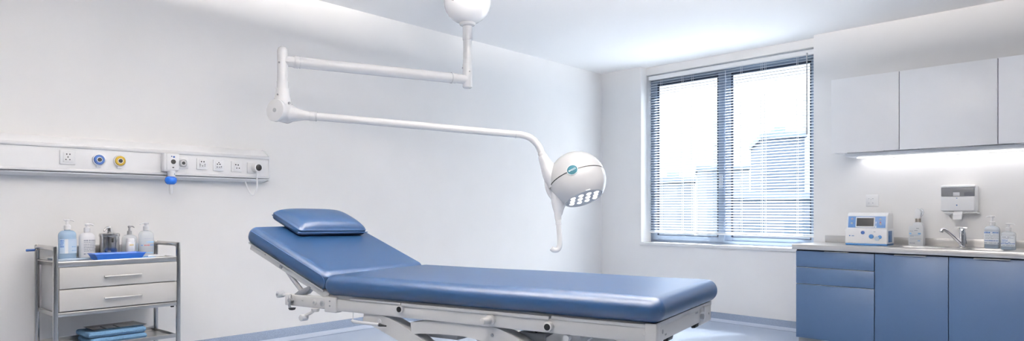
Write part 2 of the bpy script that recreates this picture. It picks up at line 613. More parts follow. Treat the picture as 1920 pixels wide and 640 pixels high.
# buildings beyond the window
def building(name, label, px0, px1, ytop, Y, depth, m, roof):
    x0, x1 = (px0 - 960) / 1300 * Y, (px1 - 960) / 1300 * Y
    zt = 1.21 + (393 - ytop) / 1300 * Y
    b = thing(name, label, 'building', 'W', ((x0 + x1) / 2, Y, -12), radians(-14))
    w = (x1 - x0) / 2
    part('wall', MB().box(-w, w, 0, depth, 0, zt + 12), m, b)
    rf = MB().box(-w - 0.2, w + 0.2, -0.2, depth + 0.2, zt + 12, zt + 12.5)
    if roof:
        rf.box(-w * 0.2, w * 0.35, depth * 0.3, depth * 0.6, zt + 12.5, zt + 12.5 + roof)
    part('roof', rf, 'bld_roof', b)


M['bld_roof'] = mat('roof_concrete', (0.10, 0.13, 0.18), 0.8, vary=0.05, vscale=0.4)
M['bld_a'] = building_mat('tower_facade', (0.056, 0.076, 0.109), (0.046, 0.065, 0.096), 2.2, 1.6)
M['bld_b'] = building_mat('office_facade', (0.068, 0.084, 0.113), (0.034, 0.055, 0.086), 3.4, 2.6)
M['bld_c'] = building_mat('pale_facade', (0.116, 0.134, 0.154), (0.078, 0.099, 0.128), 3.0, 2.8)
building('apartment_tower', 'pale blue tower block seen through the right window pane', 1434, 1506, 258, 70, 14, 'bld_a', 1.0)
building('office_block', 'low dark office block below the tower beyond the right window pane', 1366, 1540, 372, 55, 12, 'bld_b', 0)
building('terrace_block', 'pale low building seen through the left window pane', 1215, 1300, 342, 80, 14, 'bld_c', 0.8)
building('flat_block', 'white mid-rise building between the two window sashes', 1310, 1402, 318, 100, 14, 'bld_c', 0.6)

# ------------------------------------------------------------------ bed-head services panel on the left wall
bh = thing('bed_head_panel', 'long white wall-mounted bed head services panel with sockets and gas outlets', 'medical panel', 'L', (-6.0, 0, 1.42))
Z = 1.42
def prof_sweep(prof, x0, x1):
    return MB().prism(prof, 'x', x0, x1)
XE, XS = -4.56 + 6.0, -8.2 + 6.0
body = [(0, 1.655 - Z), (-0.030, 1.648 - Z), (-0.060, 1.632 - Z), (-0.085, 1.614 - Z), (-0.098, 1.600 - Z), (-0.100, 1.594 - Z), (-0.100, 1.452 - Z), (-0.078, 1.446 - Z), (-0.076, 1.440 - Z), (-0.094, 1.434 - Z), (-0.092, 1.428 - Z), (-0.02, 1.412 - Z), (0, 1.412 - Z)]
part('body', prof_sweep(body, XS, XE), 'white', bh, angle=25)
part('upper_rail', MB().box(XS, XE, -0.108, -0.098, 1.582 - Z, 1.604 - Z, bev=0.003), 'gloss', bh)
part('lower_rail', MB().box(XS, XE, -0.106, -0.098, 1.440 - Z, 1.456 - Z, bev=0.003), 'gloss', bh)
cap = [(y * 1.04 - 0.002 if y < 0 else y, z + (0.004 if z > 0.1 else -0.004)) for y, z in body]
part('end_cap', MB().prism(cap, 'x', XE - 0.004, XE + 0.008), 'white', bh)


def sockets(parent, x, zc, w, hh, pins, y=-0.100, name='socket'):
    """square outlet plate at x (left edge) with dark pin holes"""
    mb = MB().box(x, x + w, y - 0.010, y + 0.001, zc - hh / 2, zc + hh / 2, bev=0.003)
    mb.box(x + w * 0.2, x + w * 0.84, y - 0.013, y - 0.008, zc - hh * 0.36, zc + hh * 0.36, bev=0.0015)
    s = part(name, mb, 'white', parent)
    ph = MB()
    for u, v, a, b in pins:
        px, pz = x + w * u, zc + hh * v
        ph.box(px - a / 2, px + a / 2, y - 0.0135, y - 0.011, pz - b / 2, pz + b / 2)
    part('pin_hole', ph, 'black', s)
    return s


FIVE = [(0.42, 0.22, 0.005, 0.008), (0.62, 0.22, 0.005, 0.008), (0.5, 0.02, 0.005, 0.008), (0.37, -0.16, 0.006, 0.006), (0.62, -0.16, 0.006, 0.006)]
UNI = [(0.42, 0.2, 0.008, 0.008), (0.66, 0.2, 0.008, 0.008), (0.30, -0.04, 0.004, 0.008), (0.76, -0.04, 0.004, 0.008), (0.30, -0.18, 0.005, 0.005), (0.53, -0.18, 0.006, 0.006), (0.76, -0.18, 0.005, 0.005)]
ROS = [(0.5, 0.24, 0.007, 0.007), (0.36, 0.1, 0.006, 0.009), (0.6, 0.1, 0.012, 0.006), (0.34, -0.16, 0.005, 0.008), (0.56, -0.16, 0.006, 0.006), (0.74, -0.12, 0.005, 0.008)]
FOUR = [(0.38, 0.18, 0.008, 0.008), (0.62, 0.16, 0.008, 0.009), (0.48, -0.14, 0.007, 0.007), (0.72, -0.14, 0.007, 0.007)]
sockets(bh, 0.082, 1.524 - Z, 0.083, 0.085, FIVE)
sockets(bh, 0.900, 1.524 - Z, 0.072, 0.078, UNI)
sockets(bh, 1.016, 1.520 - Z, 0.074, 0.078, ROS)
sockets(bh, 1.147, 1.517 - Z, 0.078, 0.076, FOUR)


def gas(x, zc, ring, lab):
    mb = MB().cyl((x, -0.099, zc), (x, -0.118, zc), 0.036, bev=0.004, n=32)
    g = part('gas_outlet', mb, 'white', bh, lab)
    part('colour_ring', MB().lathe([(0.015, 0), (0.031, 0), (0.031, 0.004), (0.027, 0.008), (0.017, 0.008), (0.015, 0.004), (0.015, 0)], Matrix.Translation((x, -0.117, zc)) @ Matrix.Rotation(pi / 2, 4, 'X')), ring, g)
    part('inner_ring', MB().cyl((x, -0.117, zc), (x, -0.1255, zc), 0.0165, n=24), 'white', g)
    part('valve', MB().cyl((x, -0.118, zc), (x, -0.127, zc), 0.0125, n=20).cyl((x, -0.126, zc), (x, -0.130, zc), 0.006, n=12), 'black', g)
    part('release_tab', MB().box(x - 0.014, x + 0.014, -0.110, -0.099, zc - 0.047, zc - 0.034, bev=0.003), 'white', g)


gas(0.292, 1.518 - Z, 'dblue', 'blue-ringed gas outlet')
gas(0.412, 1.517 - Z, 'yellow', 'yellow-ringed gas outlet')
d5 = part('data_socket', MB().box(0.777, 0.843, -0.110, -0.099, 1.487 - Z, 1.560 - Z, bev=0.003), 'white', bh)
part('port_rim', MB().lathe([(0.012, 0), (0.024, 0), (0.026, 0.003), (0.024, 0.007), (0.012, 0.007), (0.012, 0)], Matrix.Translation((0.806, -0.110, 1.523 - Z)) @ Matrix.Rotation(pi / 2, 4, 'X'), power=3.2), 'grey', d5)
part('port_ring', MB().cyl((0.806, -0.109, 1.523 - Z), (0.806, -0.120, 1.523 - Z), 0.0185, n=20), 'white', d5)
part('port_core', MB().cyl((0.806, -0.11, 1.523 - Z), (0.806, -0.122, 1.523 - Z), 0.011, n=16), 'black', d5)

# white regulator plugged onto the panel, with a blue knob below
rg = thing('flow_regulator', 'white box regulator with a round blue knob hanging from the bed head panel', 'regulator', 'L', (-5.29, -0.1, 1.335))
part('housing', MB().box(-0.046, 0.052, -0.055, 0.0, 1.462 - 1.335, 1.585 - 1.335, bev=0.010, seg=3), 'white', rg)
part('front_plate', MB().box(-0.030, 0.050, -0.059, -0.050, 1.470 - 1.335, 1.580 - 1.335, bev=0.004), 'white', rg)
part('indicator', MB().cyl((0.012, -0.058, 0.191), (0.012, -0.062, 0.191), 0.0155, n=20).box(0.006, 0.016, -0.061, -0.058, 0.150, 0.156), 'black', rg)
for p0_, p1_, r_ in (((0.016, -0.058, 0.223), (0.016, -0.061, 0.223), 0.0065), ((0.001, -0.058, 0.226), (0.001, -0.061, 0.226), 0.004), ((0.018, -0.052, 0.110), (0.018, -0.056, 0.110), 0.0055)):
    part('blue_mark', MB().cyl(p0_, p1_, r_, n=14), 'dblue', rg)
part('outlet_neck', MB().cyl((0.010, -0.034, 0.132), (0.010, -0.034, 0.085), 0.026, 0.022, n=20), 'white', rg)
part('knob', MB().lathe([(0, 0.040), (0.022, 0.042), (0.033, 0.052), (0.0375, 0.068), (0.034, 0.084), (0.024, 0.093), (0, 0.095)], Matrix.Translation((0.006, -0.034, 0))), 'blue', rg, 'round blue knob')
part('stem_tube', MB().lathe([(0, -0.022), (0.008, -0.021), (0.0125, -0.014), (0.0125, 0.045), (0, 0.045)], Matrix.Translation((0.008, -0.034, 0))), 'white', rg)

# plugged charger with cord
ch = thing('wall_plug', 'white plug with a round black face and looping white cord at the panel end', 'plug', 'L', (-4.68, -0.1, 1.345))
part('plate', MB().box(-0.052, 0.030, -0.010, 0.0, 1.475 - 1.345, 1.552 - 1.345, bev=0.003), 'white', ch)
part('plug_body', MB().cyl((0.008, -0.008, 0.170), (0.010, -0.055, 0.170), 0.036, 0.033, n=28, bev=0.006), 'white', ch)
part('face', MB().lathe([(0, 0.006), (0.012, 0.005), (0.022, 0.002), (0.0275, -0.004), (0, -0.004)], Matrix.Translation((0.010, -0.055, 0.170)) @ Matrix.Rotation(pi / 2, 4, 'X')), 'black', ch)
part('strain_relief', MB().cyl((0.006, -0.04, 0.138), (0.005, -0.04, 0.108), 0.010, 0.007, n=14), 'white', ch)
part('cord', MB().tube([(0.005, -0.04, 0.115), (0.006, -0.040, 0.06), (0.003, -0.040, 0.015), (-0.012, -0.038, -0.022), (-0.030, -0.035, -0.030), (-0.047, -0.03, -0.012), (-0.055, -0.01, 0.03), (-0.055, 0.02, 0.068)], 0.0055, n=10), 'white', ch)

# ------------------------------------------------------------------ trolley
TZ = UPL
tr = thing('medical_trolley', 'stainless steel trolley with two grey drawers against the left wall', 'trolley', 'L', (-5.70, -0.27, TZ))
ox, oy, oz = 5.70, 0.27, -TZ
xl, xr = -6.032 + ox, -5.366 + ox
yf, yb = -0.44 + oy, -0.10 + oy
top = 0.992 + oz
RT = 0.0135
for nm, x in (('a', xl), ('b', xr)):
    for y, yo in ((yf, yb), (yb, yf)):
        pts = [(x, y, 0.06), (x, y, 0.3), (x, y, top - 0.035), (x, y + (yo - y) * 0.035, top - 0.008), (x, y + (yo - y) * 0.12, top), (x, y + (yo - y) * 0.5, top)]
        part('post', MB().tube(pts, RT, n=14, res=6), 'steel', tr)
        cs = part('caster', MB().box(x - 0.012, x + 0.012, y - 0.014, y + 0.014, 0.045, 0.07, bev=0.003), 'dkmetal', tr)
        part('wheel', MB().cyl((x - 0.011, y + 0.012, 0.03), (x + 0.011, y + 0.012, 0.03), 0.03, n=24, bev=0.004), 'black', cs)
tp = MB()
tp.box(xl + 0.008, xr - 0.008, yf + 0.001, yb + 0.004, 0.888 + oz, 0.912 + oz, bev=0.002)
tp.box(xl + 0.010, xr - 0.010, yf - 0.004, yf + 0.012, 0.886 + oz, 0.918 + oz, bev=0.004)
tp.box(xl + 0.008, xl + 0.018, yf, yb, 0.886 + oz, 0.916 + oz, bev=0.003)
tp.box(xr - 0.018, xr - 0.008, yf, yb, 0.886 + oz, 0.916 + oz, bev=0.003)
part('top_shelf', tp, 'brushed', tr)
part('back_rail', MB().box(xl, xr, yb - 0.004, yb + 0.004, 0.925 + oz, 0.985 + oz, bev=0.002).tube([(xl, yb, 0.985 + oz), (xr, yb, 0.985 + oz)], 0.006, smooth=False), 'brushed', tr)
part('side_bar', MB().tube([(xl, yf + 0.02, 0.915 + oz), (xl, yb, 0.915 + oz)], 0.006, smooth=False), 'steel', tr)
part('cabinet', MB().box(xl + 0.016, xr - 0.012, yf + 0.014, yb - 0.02, 0.632 + oz, 0.888 + oz, bev=0.002), 'drawer', tr)
for k, (z0, z1) in enumerate(((0.764, 0.884), (0.638, 0.759))):
    dr = part('drawer', MB().box(xl + 0.018, xr - 0.010, yf - 0.004, yf + 0.016, z0 + oz, z1 + oz, bev=0.003), 'drawer', tr)
    zc = (z0 + z1) / 2 - 0.003 + oz
    hx0, hx1 = -5.793 + ox, -5.590 + ox
    h = MB().cyl((hx0, yf - 0.026, zc), (hx1, yf - 0.026, zc), 0.0058, n=12, bev=0.001)
    for hx in (hx0 + 0.010, hx1 - 0.010):
        h.cyl((hx, yf - 0.004, zc), (hx, yf - 0.026, zc), 0.0045, n=10)
    part('handle', h, 'brushed', dr)
lf = MB()
lf.box(xl + 0.008, xr - 0.008, yf - 0.004, yf + 0.012, 0.609 + oz, 0.632 + oz, bev=0.003)
lf.box(xl + 0.008, xr - 0.008, yb - 0.012, yb + 0.004, 0.609 + oz, 0.632 + oz, bev=0.003)
lf.box(xl + 0.004, xl + 0.016, yf, yb, 0.609 + oz, 0.632 + oz, bev=0.003)
lf.box(xr - 0.016, xr - 0.004, yf, yb, 0.609 + oz, 0.632 + oz, bev=0.003)
lf.box(xl + 0.014, xr - 0.014, yf + 0.01, yb - 0.01, 0.626 + oz, 0.632 + oz)
part('cabinet_frame', lf, 'brushed', tr)
part('foot_stop', MB().box(xr - 0.040, xr - 0.022, yf + 0.006, yf + 0.02, 0.600 + oz, 0.609 + oz, bev=0.002), 'black', tr)
sh = MB()
sh.box(xl + 0.008, xr - 0.008, yf - 0.004, yf + 0.010, 0.411 + oz, 0.434 + oz, bev=0.003)
sh.box(xl + 0.010, xr - 0.010, yf + 0.004, yb - 0.004, 0.412 + oz, 0.418 + oz)
sh.box(xl + 0.006, xl + 0.012, yf, yb, 0.411 + oz, 0.432 + oz, bev=0.002)
sh.box(xr - 0.012, xr - 0.006, yf, yb, 0.411 + oz, 0.432 + oz, bev=0.002)
sh.box(xl + 0.008, xr - 0.008, yb - 0.004, yb + 0.003, 0.411 + oz, 0.445 + oz, bev=0.002)
part('lower_shelf', sh, 'brushed', tr)
part('end_peg', MB().cyl((xl - 0.012, yb, 0.972 + oz), (xl - 0.055, yb, 0.972 + oz), 0.007, n=12, bev=0.002), 'dblue', tr, 'blue plastic peg')
TOP = 0.9125


# ------------------------------------------------------------------ bottles
def pump(parent, z, r, hgt, m, spout=-1, sc=1.0, wide=False, rot=0.0):
    """screw collar, stem and a pump head whose spout points to spout * x"""
    part('collar', MB().lathe([(0, z), (r, z), (r, z + 0.024 * sc), (r * 0.72, z + 0.030 * sc), (0, z + 0.030 * sc)], n=24), m, parent)
    zt = z + hgt
    h = MB().cyl((0, 0, z + 0.02 * sc), (0, 0, zt - 0.008), 0.0085 * sc, 0.0070 * sc, n=14)
    h.lathe([(0, zt - 0.012), (0.010 * sc, zt - 0.012), (0.0125 * sc, zt - 0.004), (0.010 * sc, zt), (0, zt + 0.001)], n=18)
    h.tube([(-spout * 0.016 * sc * (1.0 if wide else 0.4), 0, zt - 0.004), (0, 0, zt - 0.003), (spout * 0.022 * sc, 0, zt - 0.004), (spout * 0.036 * sc, 0, zt - 0.011)], [0.0055 * sc, 0.006 * sc, 0.005 * sc, 0.0035 * sc], n=10)
    o = part('pump_head', h, m, parent)
    return o


def text_rows(parent, r, sx, sy, pw, rows, off=0.0028):
    """rows of short printed strokes: (z, height, from, to, ink); an ink with only a few strokes gets a part for each"""
    inks = {}
    for z, hh, a0, a1, ink in rows:
        a = a0
        while a < a1:
            wdt = random.uniform(0.05, 0.16)
            inks.setdefault(ink, []).append((a, min(a + wdt, a1), z - hh / 2, z + hh / 2))
            a += wdt + random.uniform(0.02, 0.05)
    for ink, strokes in inks.items():
        for lot in ([strokes] if len(strokes) > 12 else [[q] for q in strokes]):
            mb = MB()
            for q in lot:
                mb.wrap(r, sx, sy, pw, *q, off=off, n=2)
            part('print', mb, ink, parent)


def bottle(name, label, frame, loc, r, hb, hs, rn, m, sy=0.75, pw=2.6, rot=0.0, group=None, cat='bottle'):
    """body radius r, straight to hb, shoulder up to hs, neck radius rn"""
    b = thing(name, label, cat, frame, loc, rot, group)
    prof = [(0, 0.0), (r * 0.9, 0.0), (r, 0.006), (r, hb)]
    for k in range(1, 7):
        u = k / 6
        prof.append((rn + (r - rn) * cos(u * pi / 2) ** 0.9 if u < 1 else rn, hb + (hs - hb) * sin(u * pi / 2)))
    prof += [(rn, hs + 0.008), (0, hs + 0.008)]
    part('body', MB().lathe(prof, n=36, sy=sy, power=pw), m, b)
    return b


def liquid(b, r, z1, m, sy, pw):
    part('liquid', MB().lathe([(0, 0.003), (r * 0.9, 0.003), (r * 0.955, 0.008), (r * 0.955, z1), (0, z1)], n=36, sy=sy, power=pw), m, b)


BF = 'L'
# first: blue hand wash
gt = thing('shallow_tray', 'flat grey-blue tray under the two left pump bottles on the trolley', 'tray', 'L', (-5.872, -0.222, TOP))
part('tray_base', MB().box(-0.118, 0.118, -0.062, 0.062, 0.0, 0.006, bev=0.002), 'traygrey', gt)
rim = MB()
for a in ((-0.122, 0.122, -0.066, -0.060), (-0.122, 0.122, 0.060, 0.066), (-0.122, -0.116, -0.066, 0.066), (0.116, 0.122, -0.066, 0.066)):
    rim.box(*a, 0.0, 0.012, bev=0.002)
part('tray_rim', rim, 'traygrey', gt)
TY = TOP + 0.006
b = bottle('pump_bottle', 'blue translucent pump bottle, leftmost on the trolley', 'L', (-5.912, -0.222, TY), 0.046, 0.138, 0.168, 0.016, 'milky', sy=0.7)
b.children[0].data.materials[0] = M['handwash']
part('label_panel', MB().wrap(0.046, 1, 0.7, 2.6, -1.1, 1.15, 0.034, 0.118), 'bluelabel', b)
part('label_stripe', MB().wrap(0.046, 1, 0.7, 2.6, -0.35, -0.05, 0.034, 0.118, off=0.0023), 'label', b)
text_rows(b, 0.046, 1, 0.7, 2.6, [(0.108, 0.008, -1.0, -0.42, 'blueink'), (0.096, 0.007, -1.0, -0.45, 'blueink'), (0.085, 0.006, -1.0, -0.5, 'blueink'), (0.074, 0.008, -1.0, -0.45, 'blueink'), (0.072, 0.004, 0.2, 0.8, 'cyanink'), (0.05, 0.003, 0.2, 0.9, 'cyanink')])
pump(b, 0.172, 0.0175, 0.060, 'white', 1, wide=True)
b = bottle('pump_bottle', 'opaque white pump bottle with a printed label beside the blue bottle on the trolley', 'L', (-5.808, -0.222, TY), 0.0425, 0.118, 0.152, 0.015, 'milky', sy=0.7)
b.children[0].data.materials[0] = M['white']
text_rows(b, 0.0425, 1, 0.7, 2.6, [(0.106, 0.006, -0.5, 0.9, 'ink'), (0.096, 0.003, -0.5, 0.9, 'ink'), (0.084, 0.003, -0.5, 0.8, 'ink'), (0.074, 0.003, -0.5, 0.9, 'ink'), (0.064, 0.003, -0.5, 0.7, 'ink'), (0.054, 0.003, -0.5, 0.9, 'ink'), (0.044, 0.003, -0.5, 0.6, 'ink'), (0.026, 0.007, -0.5, -0.2, 'ink'), (0.026, 0.004, -0.1, 0.9, 'ink')])
pump(b, 0.155, 0.0165, 0.050, 'white', 1)
# steel dispenser
b = thing('soap_canister', 'round stainless steel canister with a lever spout on the trolley', 'dispenser', 'L', (-5.690, -0.235, TOP))
part('body', MB().lathe([(0, 0), (0.053, 0), (0.054, 0.004), (0.054, 0.132), (0, 0.132)], n=40), 'steel', b)
part('lid', MB().lathe([(0, 0.132), (0.056, 0.132), (0.057, 0.136), (0.0565, 0.148), (0.052, 0.152), (0.016, 0.154), (0, 0.154)], n=40), 'steel', b)
part('gauge_window', MB().box(-0.006, 0.004, -0.0565, -0.05, 0.097, 0.124, bev=0.001), 'black', b)
part('pump_spout', MB().cyl((0, 0, 0.152), (0, 0, 0.192), 0.0125, n=20, bev=0.002).tube([(-0.006, -0.004, 0.187), (-0.020, -0.012, 0.185), (-0.034, -0.020, 0.172), (-0.036, -0.022, 0.164)], [0.008, 0.0075, 0.006, 0.005], n=12), 'steel', b)
# glass bottle with dark pump
b = bottle('glass_bottle', 'clear glass bottle with a dark chrome pump behind the small white bottle', 'L', (-5.560, -0.19, TOP), 0.044, 0.108, 0.138, 0.014, 'clear', sy=0.8, pw=2.2)
liquid(b, 0.044, 0.075, 'cleargel', 0.8, 2.2)
part('side_label', MB().wrap(0.044, 1, 0.8, 2.2, 0.75, 1.25, 0.012, 0.085), 'bluelabel', b)
pump(b, 0.140, 0.0135, 0.054, 'dkmetal', 1, 0.8)
# small white bottle in front of it
b = thing('white_vial', 'small white lidded bottle with a gold mark standing behind the blue tray', 'bottle', 'L', (-5.582, -0.265, TOP))
part('body', MB().lathe([(0, 0), (0.023, 0), (0.0245, 0.003), (0.0245, 0.092), (0.022, 0.097), (0, 0.097)], n=28), 'white', b)
part('cap', MB().lathe([(0, 0.097), (0.0225, 0.097), (0.0225, 0.113), (0.020, 0.118), (0, 0.118)], n=28), 'paper', b)
text_rows(b, 0.0245, 1, 1, 2, [(0.078, 0.007, -0.5, 0.4, 'gold'), (0.055, 0.002, -0.5, 0.4, 'label')])
# clear bottle on the right
b = bottle('pump_bottle', 'clear pump bottle with blue and red print, rightmost bottle on the trolley', 'L', (-5.466, -0.20, TOP), 0.043, 0.128, 0.162, 0.0145, 'clear', sy=0.72)
liquid(b, 0.043, 0.110, 'cleargel', 0.72, 2.6)
part('label_panel', MB().wrap(0.043, 1, 0.72, 2.6, -0.9, 1.1, 0.012, 0.118), 'bluelabel', b).data.materials[0] = M['clear']
text_rows(b, 0.043, 1, 0.72, 2.6, [(0.112, 0.004, -0.4, 0.4, 'ink'), (0.090, 0.007, -0.1, 1.0, 'cyanink'), (0.070, 0.007, -0.9, -0.6, 'blueink'), (0.070, 0.006, -0.4, 0.2, 'redink'), (0.070, 0.006, 0.2, 1.0, 'blueink'), (0.046, 0.004, -0.5, 0.8, 'ink'), (0.034, 0.003, -0.5, 0.8, 'ink'), (0.022, 0.005, -0.8, 0.7, 'cyanink')])
pump(b, 0.164, 0.0165, 0.048, 'ltgrey', -1, wide=True)
# blue tray
bt = thing('instrument_tray', 'bright blue plastic tray at the front edge of the trolley top', 'tray', 'L', (-5.690, -0.360, TOP))
t = MB()
o0, o1 = (0.118, 0.050), (0.140, 0.064)
bm = bmesh.new()
def ring(hx, hy, z):
    return [bm.verts.new(p) for p in ((-hx, -hy, z), (hx, -hy, z), (hx, hy, z), (-hx, hy, z))]
R1, R2, R3, R4 = ring(0.118, 0.050, 0), ring(0.138, 0.064, 0.036), ring(0.132, 0.058, 0.036), ring(0.114, 0.046, 0.004)
for a, q in ((R1, R2), (R2, R3), (R3, R4)):
    for k in range(4):
        bm.faces.new((a[k], a[(k + 1) % 4], q[(k + 1) % 4], q[k]))
bm.faces.new(R1[::-1])
bm.faces.new(R4)
t.merge(bm)
part('tray_body', t, 'blue', bt)
part('tray_lip', MB().tube([(-0.138, -0.064, 0.036), (0.138, -0.064, 0.036)], 0.0025, smooth=False, n=8).tube([(-0.138, 0.064, 0.036), (0.138, 0.064, 0.036)], 0.0025, smooth=False, n=8).tube([(0.138, 0.064, 0.036), (0.138, -0.064, 0.036)], 0.0025, smooth=False, n=8).tube([(-0.138, 0.064, 0.036), (-0.138, -0.064, 0.036)], 0.0025, smooth=False, n=8), 'blue', bt)
single('sample_bag', MB().cushion(0.038, 0.028, 0.010, 0.008, n=3, mid=4, fn=lambda v: Vector((v.x, v.y, v.z * (1.1 - 6 * abs(v.x)))), mx=Matrix.Translation((0, 0, 0.011))), 'milky', 'L', (-5.735, -0.35, TOP + 0.005), 0.1, 'small clear packet lying in the left end of the blue tray', 'packet')
single('paper_sheet', MB().box(-0.05, 0.05, -0.045, 0.045, 0, 0.002), 'sheet', 'L', (-5.520, -0.315, TOP), 0.1, 'blue sheet lying flat beside the blue tray', 'sheet')
single('folded_pad', MB().box(-0.055, 0.055, -0.03, 0.03, 0, 0.010, bev=0.003), 'paper', 'L', (-5.446, -0.275, TOP), 0.15, 'folded white pad lying on the right end of the trolley top', 'pad')


# towels
def towel(label, z, x0, x1, y0, y1, hh, seed):
    """a folded towel: rolled fold along the left and front edges, three visible layers inside"""
    rnd = random.Random(seed)
    ph = [rnd.uniform(0, 6) for _ in range(6)]
    cx, cy = (x0 + x1) / 2, (y0 + y1) / 2
    hx, hy = (x1 - x0) / 2, (y1 - y0) / 2

    def fn(v):
        wv = 0.0014 * sin(v.x * 60 + ph[0]) + 0.0012 * sin(v.y * 55 + ph[1])
        return Vector((v.x + 0.002 * sin(v.y * 40 + ph[2]), v.y + 0.002 * sin(v.x * 45 + ph[3]), v.z + (wv if v.z > 0 else 0)))
    o = thing('folded_towel', label, 'towel', 'L', (cx, cy, z))
    part('cloth', MB().cushion(hx, hy, hh / 2, hh * 0.48, n=5, mid=16, fn=fn, mx=Matrix.Translation((0, 0, hh / 2))), 'towel', o)
    part('fold_edge', MB().tube([(-hx + 0.004, -hy + 0.003, hh * 0.5), (-hx * 0.3, -hy - 0.001, hh * 0.48), (hx * 0.4, -hy - 0.0005, hh * 0.52), (hx - 0.004, -hy + 0.003, hh * 0.5)], 0.004, n=10), 'towel', o)
    return o


towel('blue folded towel, lower of the two on the trolley shelf', 0.4185, -5.846, -5.526, -0.385, -0.165, 0.036, 1)
towel('blue folded towel on top of the other, under the metal tray', 0.4565, -5.852, -5.530, -0.382, -0.160, 0.036, 2)
mt = thing('metal_tray', 'thin shiny metal tray lying on the blue folded towels', 'tray', 'L', (-5.675, -0.285, 0.4945), radians(2))
bm = bmesh.new()
R1, R2, R3, R4 = ring(0.130, 0.078, 0.0), ring(0.146, 0.092, 0.010), ring(0.144, 0.090, 0.011), ring(0.128, 0.076, 0.0015)
for a, q in ((R1, R2), (R2, R3), (R3, R4)):
    for k in range(4):
        bm.faces.new((a[k], a[(k + 1) % 4], q[(k + 1) % 4], q[k]))
bm.faces.new(R1[::-1])
bm.faces.new(R4)
part('tray_body', MB().merge(bm), 'steel', mt)
part('tray_rib', MB().box(-0.06, -0.052, -0.07, 0.07, 0.001, 0.005, bev=0.0015).box(0.012, 0.020, -0.07, 0.07, 0.001, 0.005, bev=0.0015), 'steel', mt)

# ------------------------------------------------------------------ examination bed (x to the foot, origin at the foot corner)
bed = thing('examination_bed', 'blue padded examination bed with raised backrest on a white steel scissor frame', 'bed', 'D', (0, 0, 0))
ZB, MT = 0.812, 0.094
# flat mattress
ML, MWd = 1.625, 0.765


def mat_fn(v):
    k = 1.0
    if v.z > 0:
        k = 1 + 0.10 * max(0, 1 - (v.y / 0.38) ** 2) * max(0, 1 - (v.x / 0.82) ** 4)
        # shallow waviness of the stretched cover
        w = 0.0012 * sin(v.x * 7 + v.y * 4)
    else:
        w = 0
    return Vector((v.x, v.y, v.z * k + w))


part('mattress', MB().cushion(ML / 2, MWd / 2, MT / 2, 0.0462, n=8, mid=26, fn=mat_fn, mx=Matrix.Translation((-ML / 2 + 0.008, MWd / 2 - 0.006, ZB + MT / 2))), 'vinyl', bed, 'blue padded mattress', angle=60)
# backrest, hinged at the head end of the mattress
TH = radians(22)
BL, BWd, BT = 0.60, 0.74, 0.088
hinge = Matrix.Translation((-1.622, 0, 0.824)) @ Matrix.Rotation(TH, 4, 'Y')   # local -x runs up the backrest
brm = hinge @ Matrix.Translation((-BL / 2, BWd / 2 + 0.004, BT / 2))
br = part('backrest', MB().cushion(BL / 2, BWd / 2, BT / 2, 0.040, n=7, mid=16, fn=lambda v: Vector((v.x, v.y, v.z * (1.06 if v.z > 0 else 1))), mx=brm), 'vinyl', bed, 'raised blue padded backrest', angle=60)
sm_ = MB()
pp = [(-BL + 0.03, 0.006, BT * 0.80), (-BL * 0.5, 0.006, BT * 0.80), (-0.035, 0.006, BT * 0.80)]
sm_.tube([hinge @ Vector(p) for p in pp], 0.0016, n=6)
sm_.tube([hinge @ Vector(p) for p in [(-0.035, 0.006, BT * 0.80), (-0.012, 0.012, BT * 0.55), (-0.010, 0.012, 0.01)]], 0.0016, n=6)
part('seam', sm_, 'thread', br)
bf = MB()
bf.box(-BL + 0.03, 0.02, 0.03, 0.065, -0.032, 0.0, bev=0.003, mx=hinge)
bf.box(-BL + 0.03, 0.02, BWd - 0.06, BWd - 0.025, -0.032, 0.0, bev=0.003, mx=hinge)
bf.box(-BL + 0.03, -BL + 0.06, 0.04, BWd - 0.03, -0.028, -0.002, bev=0.003, mx=hinge)
bf.box(-BL + 0.22, -BL + 0.25, 0.04, BWd - 0.03, -0.028, -0.002, bev=0.003, mx=hinge)
bf.box(-BL + 0.02, -0.01, 0.02, BWd - 0.02, -0.002, 0.004, mx=hinge)
part('backrest_frame', bf, 'bedmetal', bed)
part('frame_clip', MB().box(-BL + 0.265, -BL + 0.285, 0.026, 0.05, -0.026, -0.012, bev=0.003, mx=hinge), 'dkmetal', bed)
part('frame_rivet', MB().cyl(hinge @ Vector((-BL + 0.15, 0.0305, -0.008)), hinge @ Vector((-BL + 0.15, 0.027, -0.008)), 0.004, n=10), 'dkmetal', bed)
# gas strut between the frame and the side rail
st = MB().tube([(-1.905, 0.045, 0.905), (-1.86, 0.045, 0.868), (-1.795, 0.045, 0.812)], [0.008, 0.011, 0.012], n=12)
part('support_strut', st, 'grey', bed)
part('strut_shoe', MB().prism([(-1.835, 0.800), (-1.800, 0.822), (-1.735, 0.845), (-1.722, 0.838), (-1.760, 0.805), (-1.80, 0.792)], 'y', 0.025, 0.065, bev=0.003), 'dkmetal', bed)
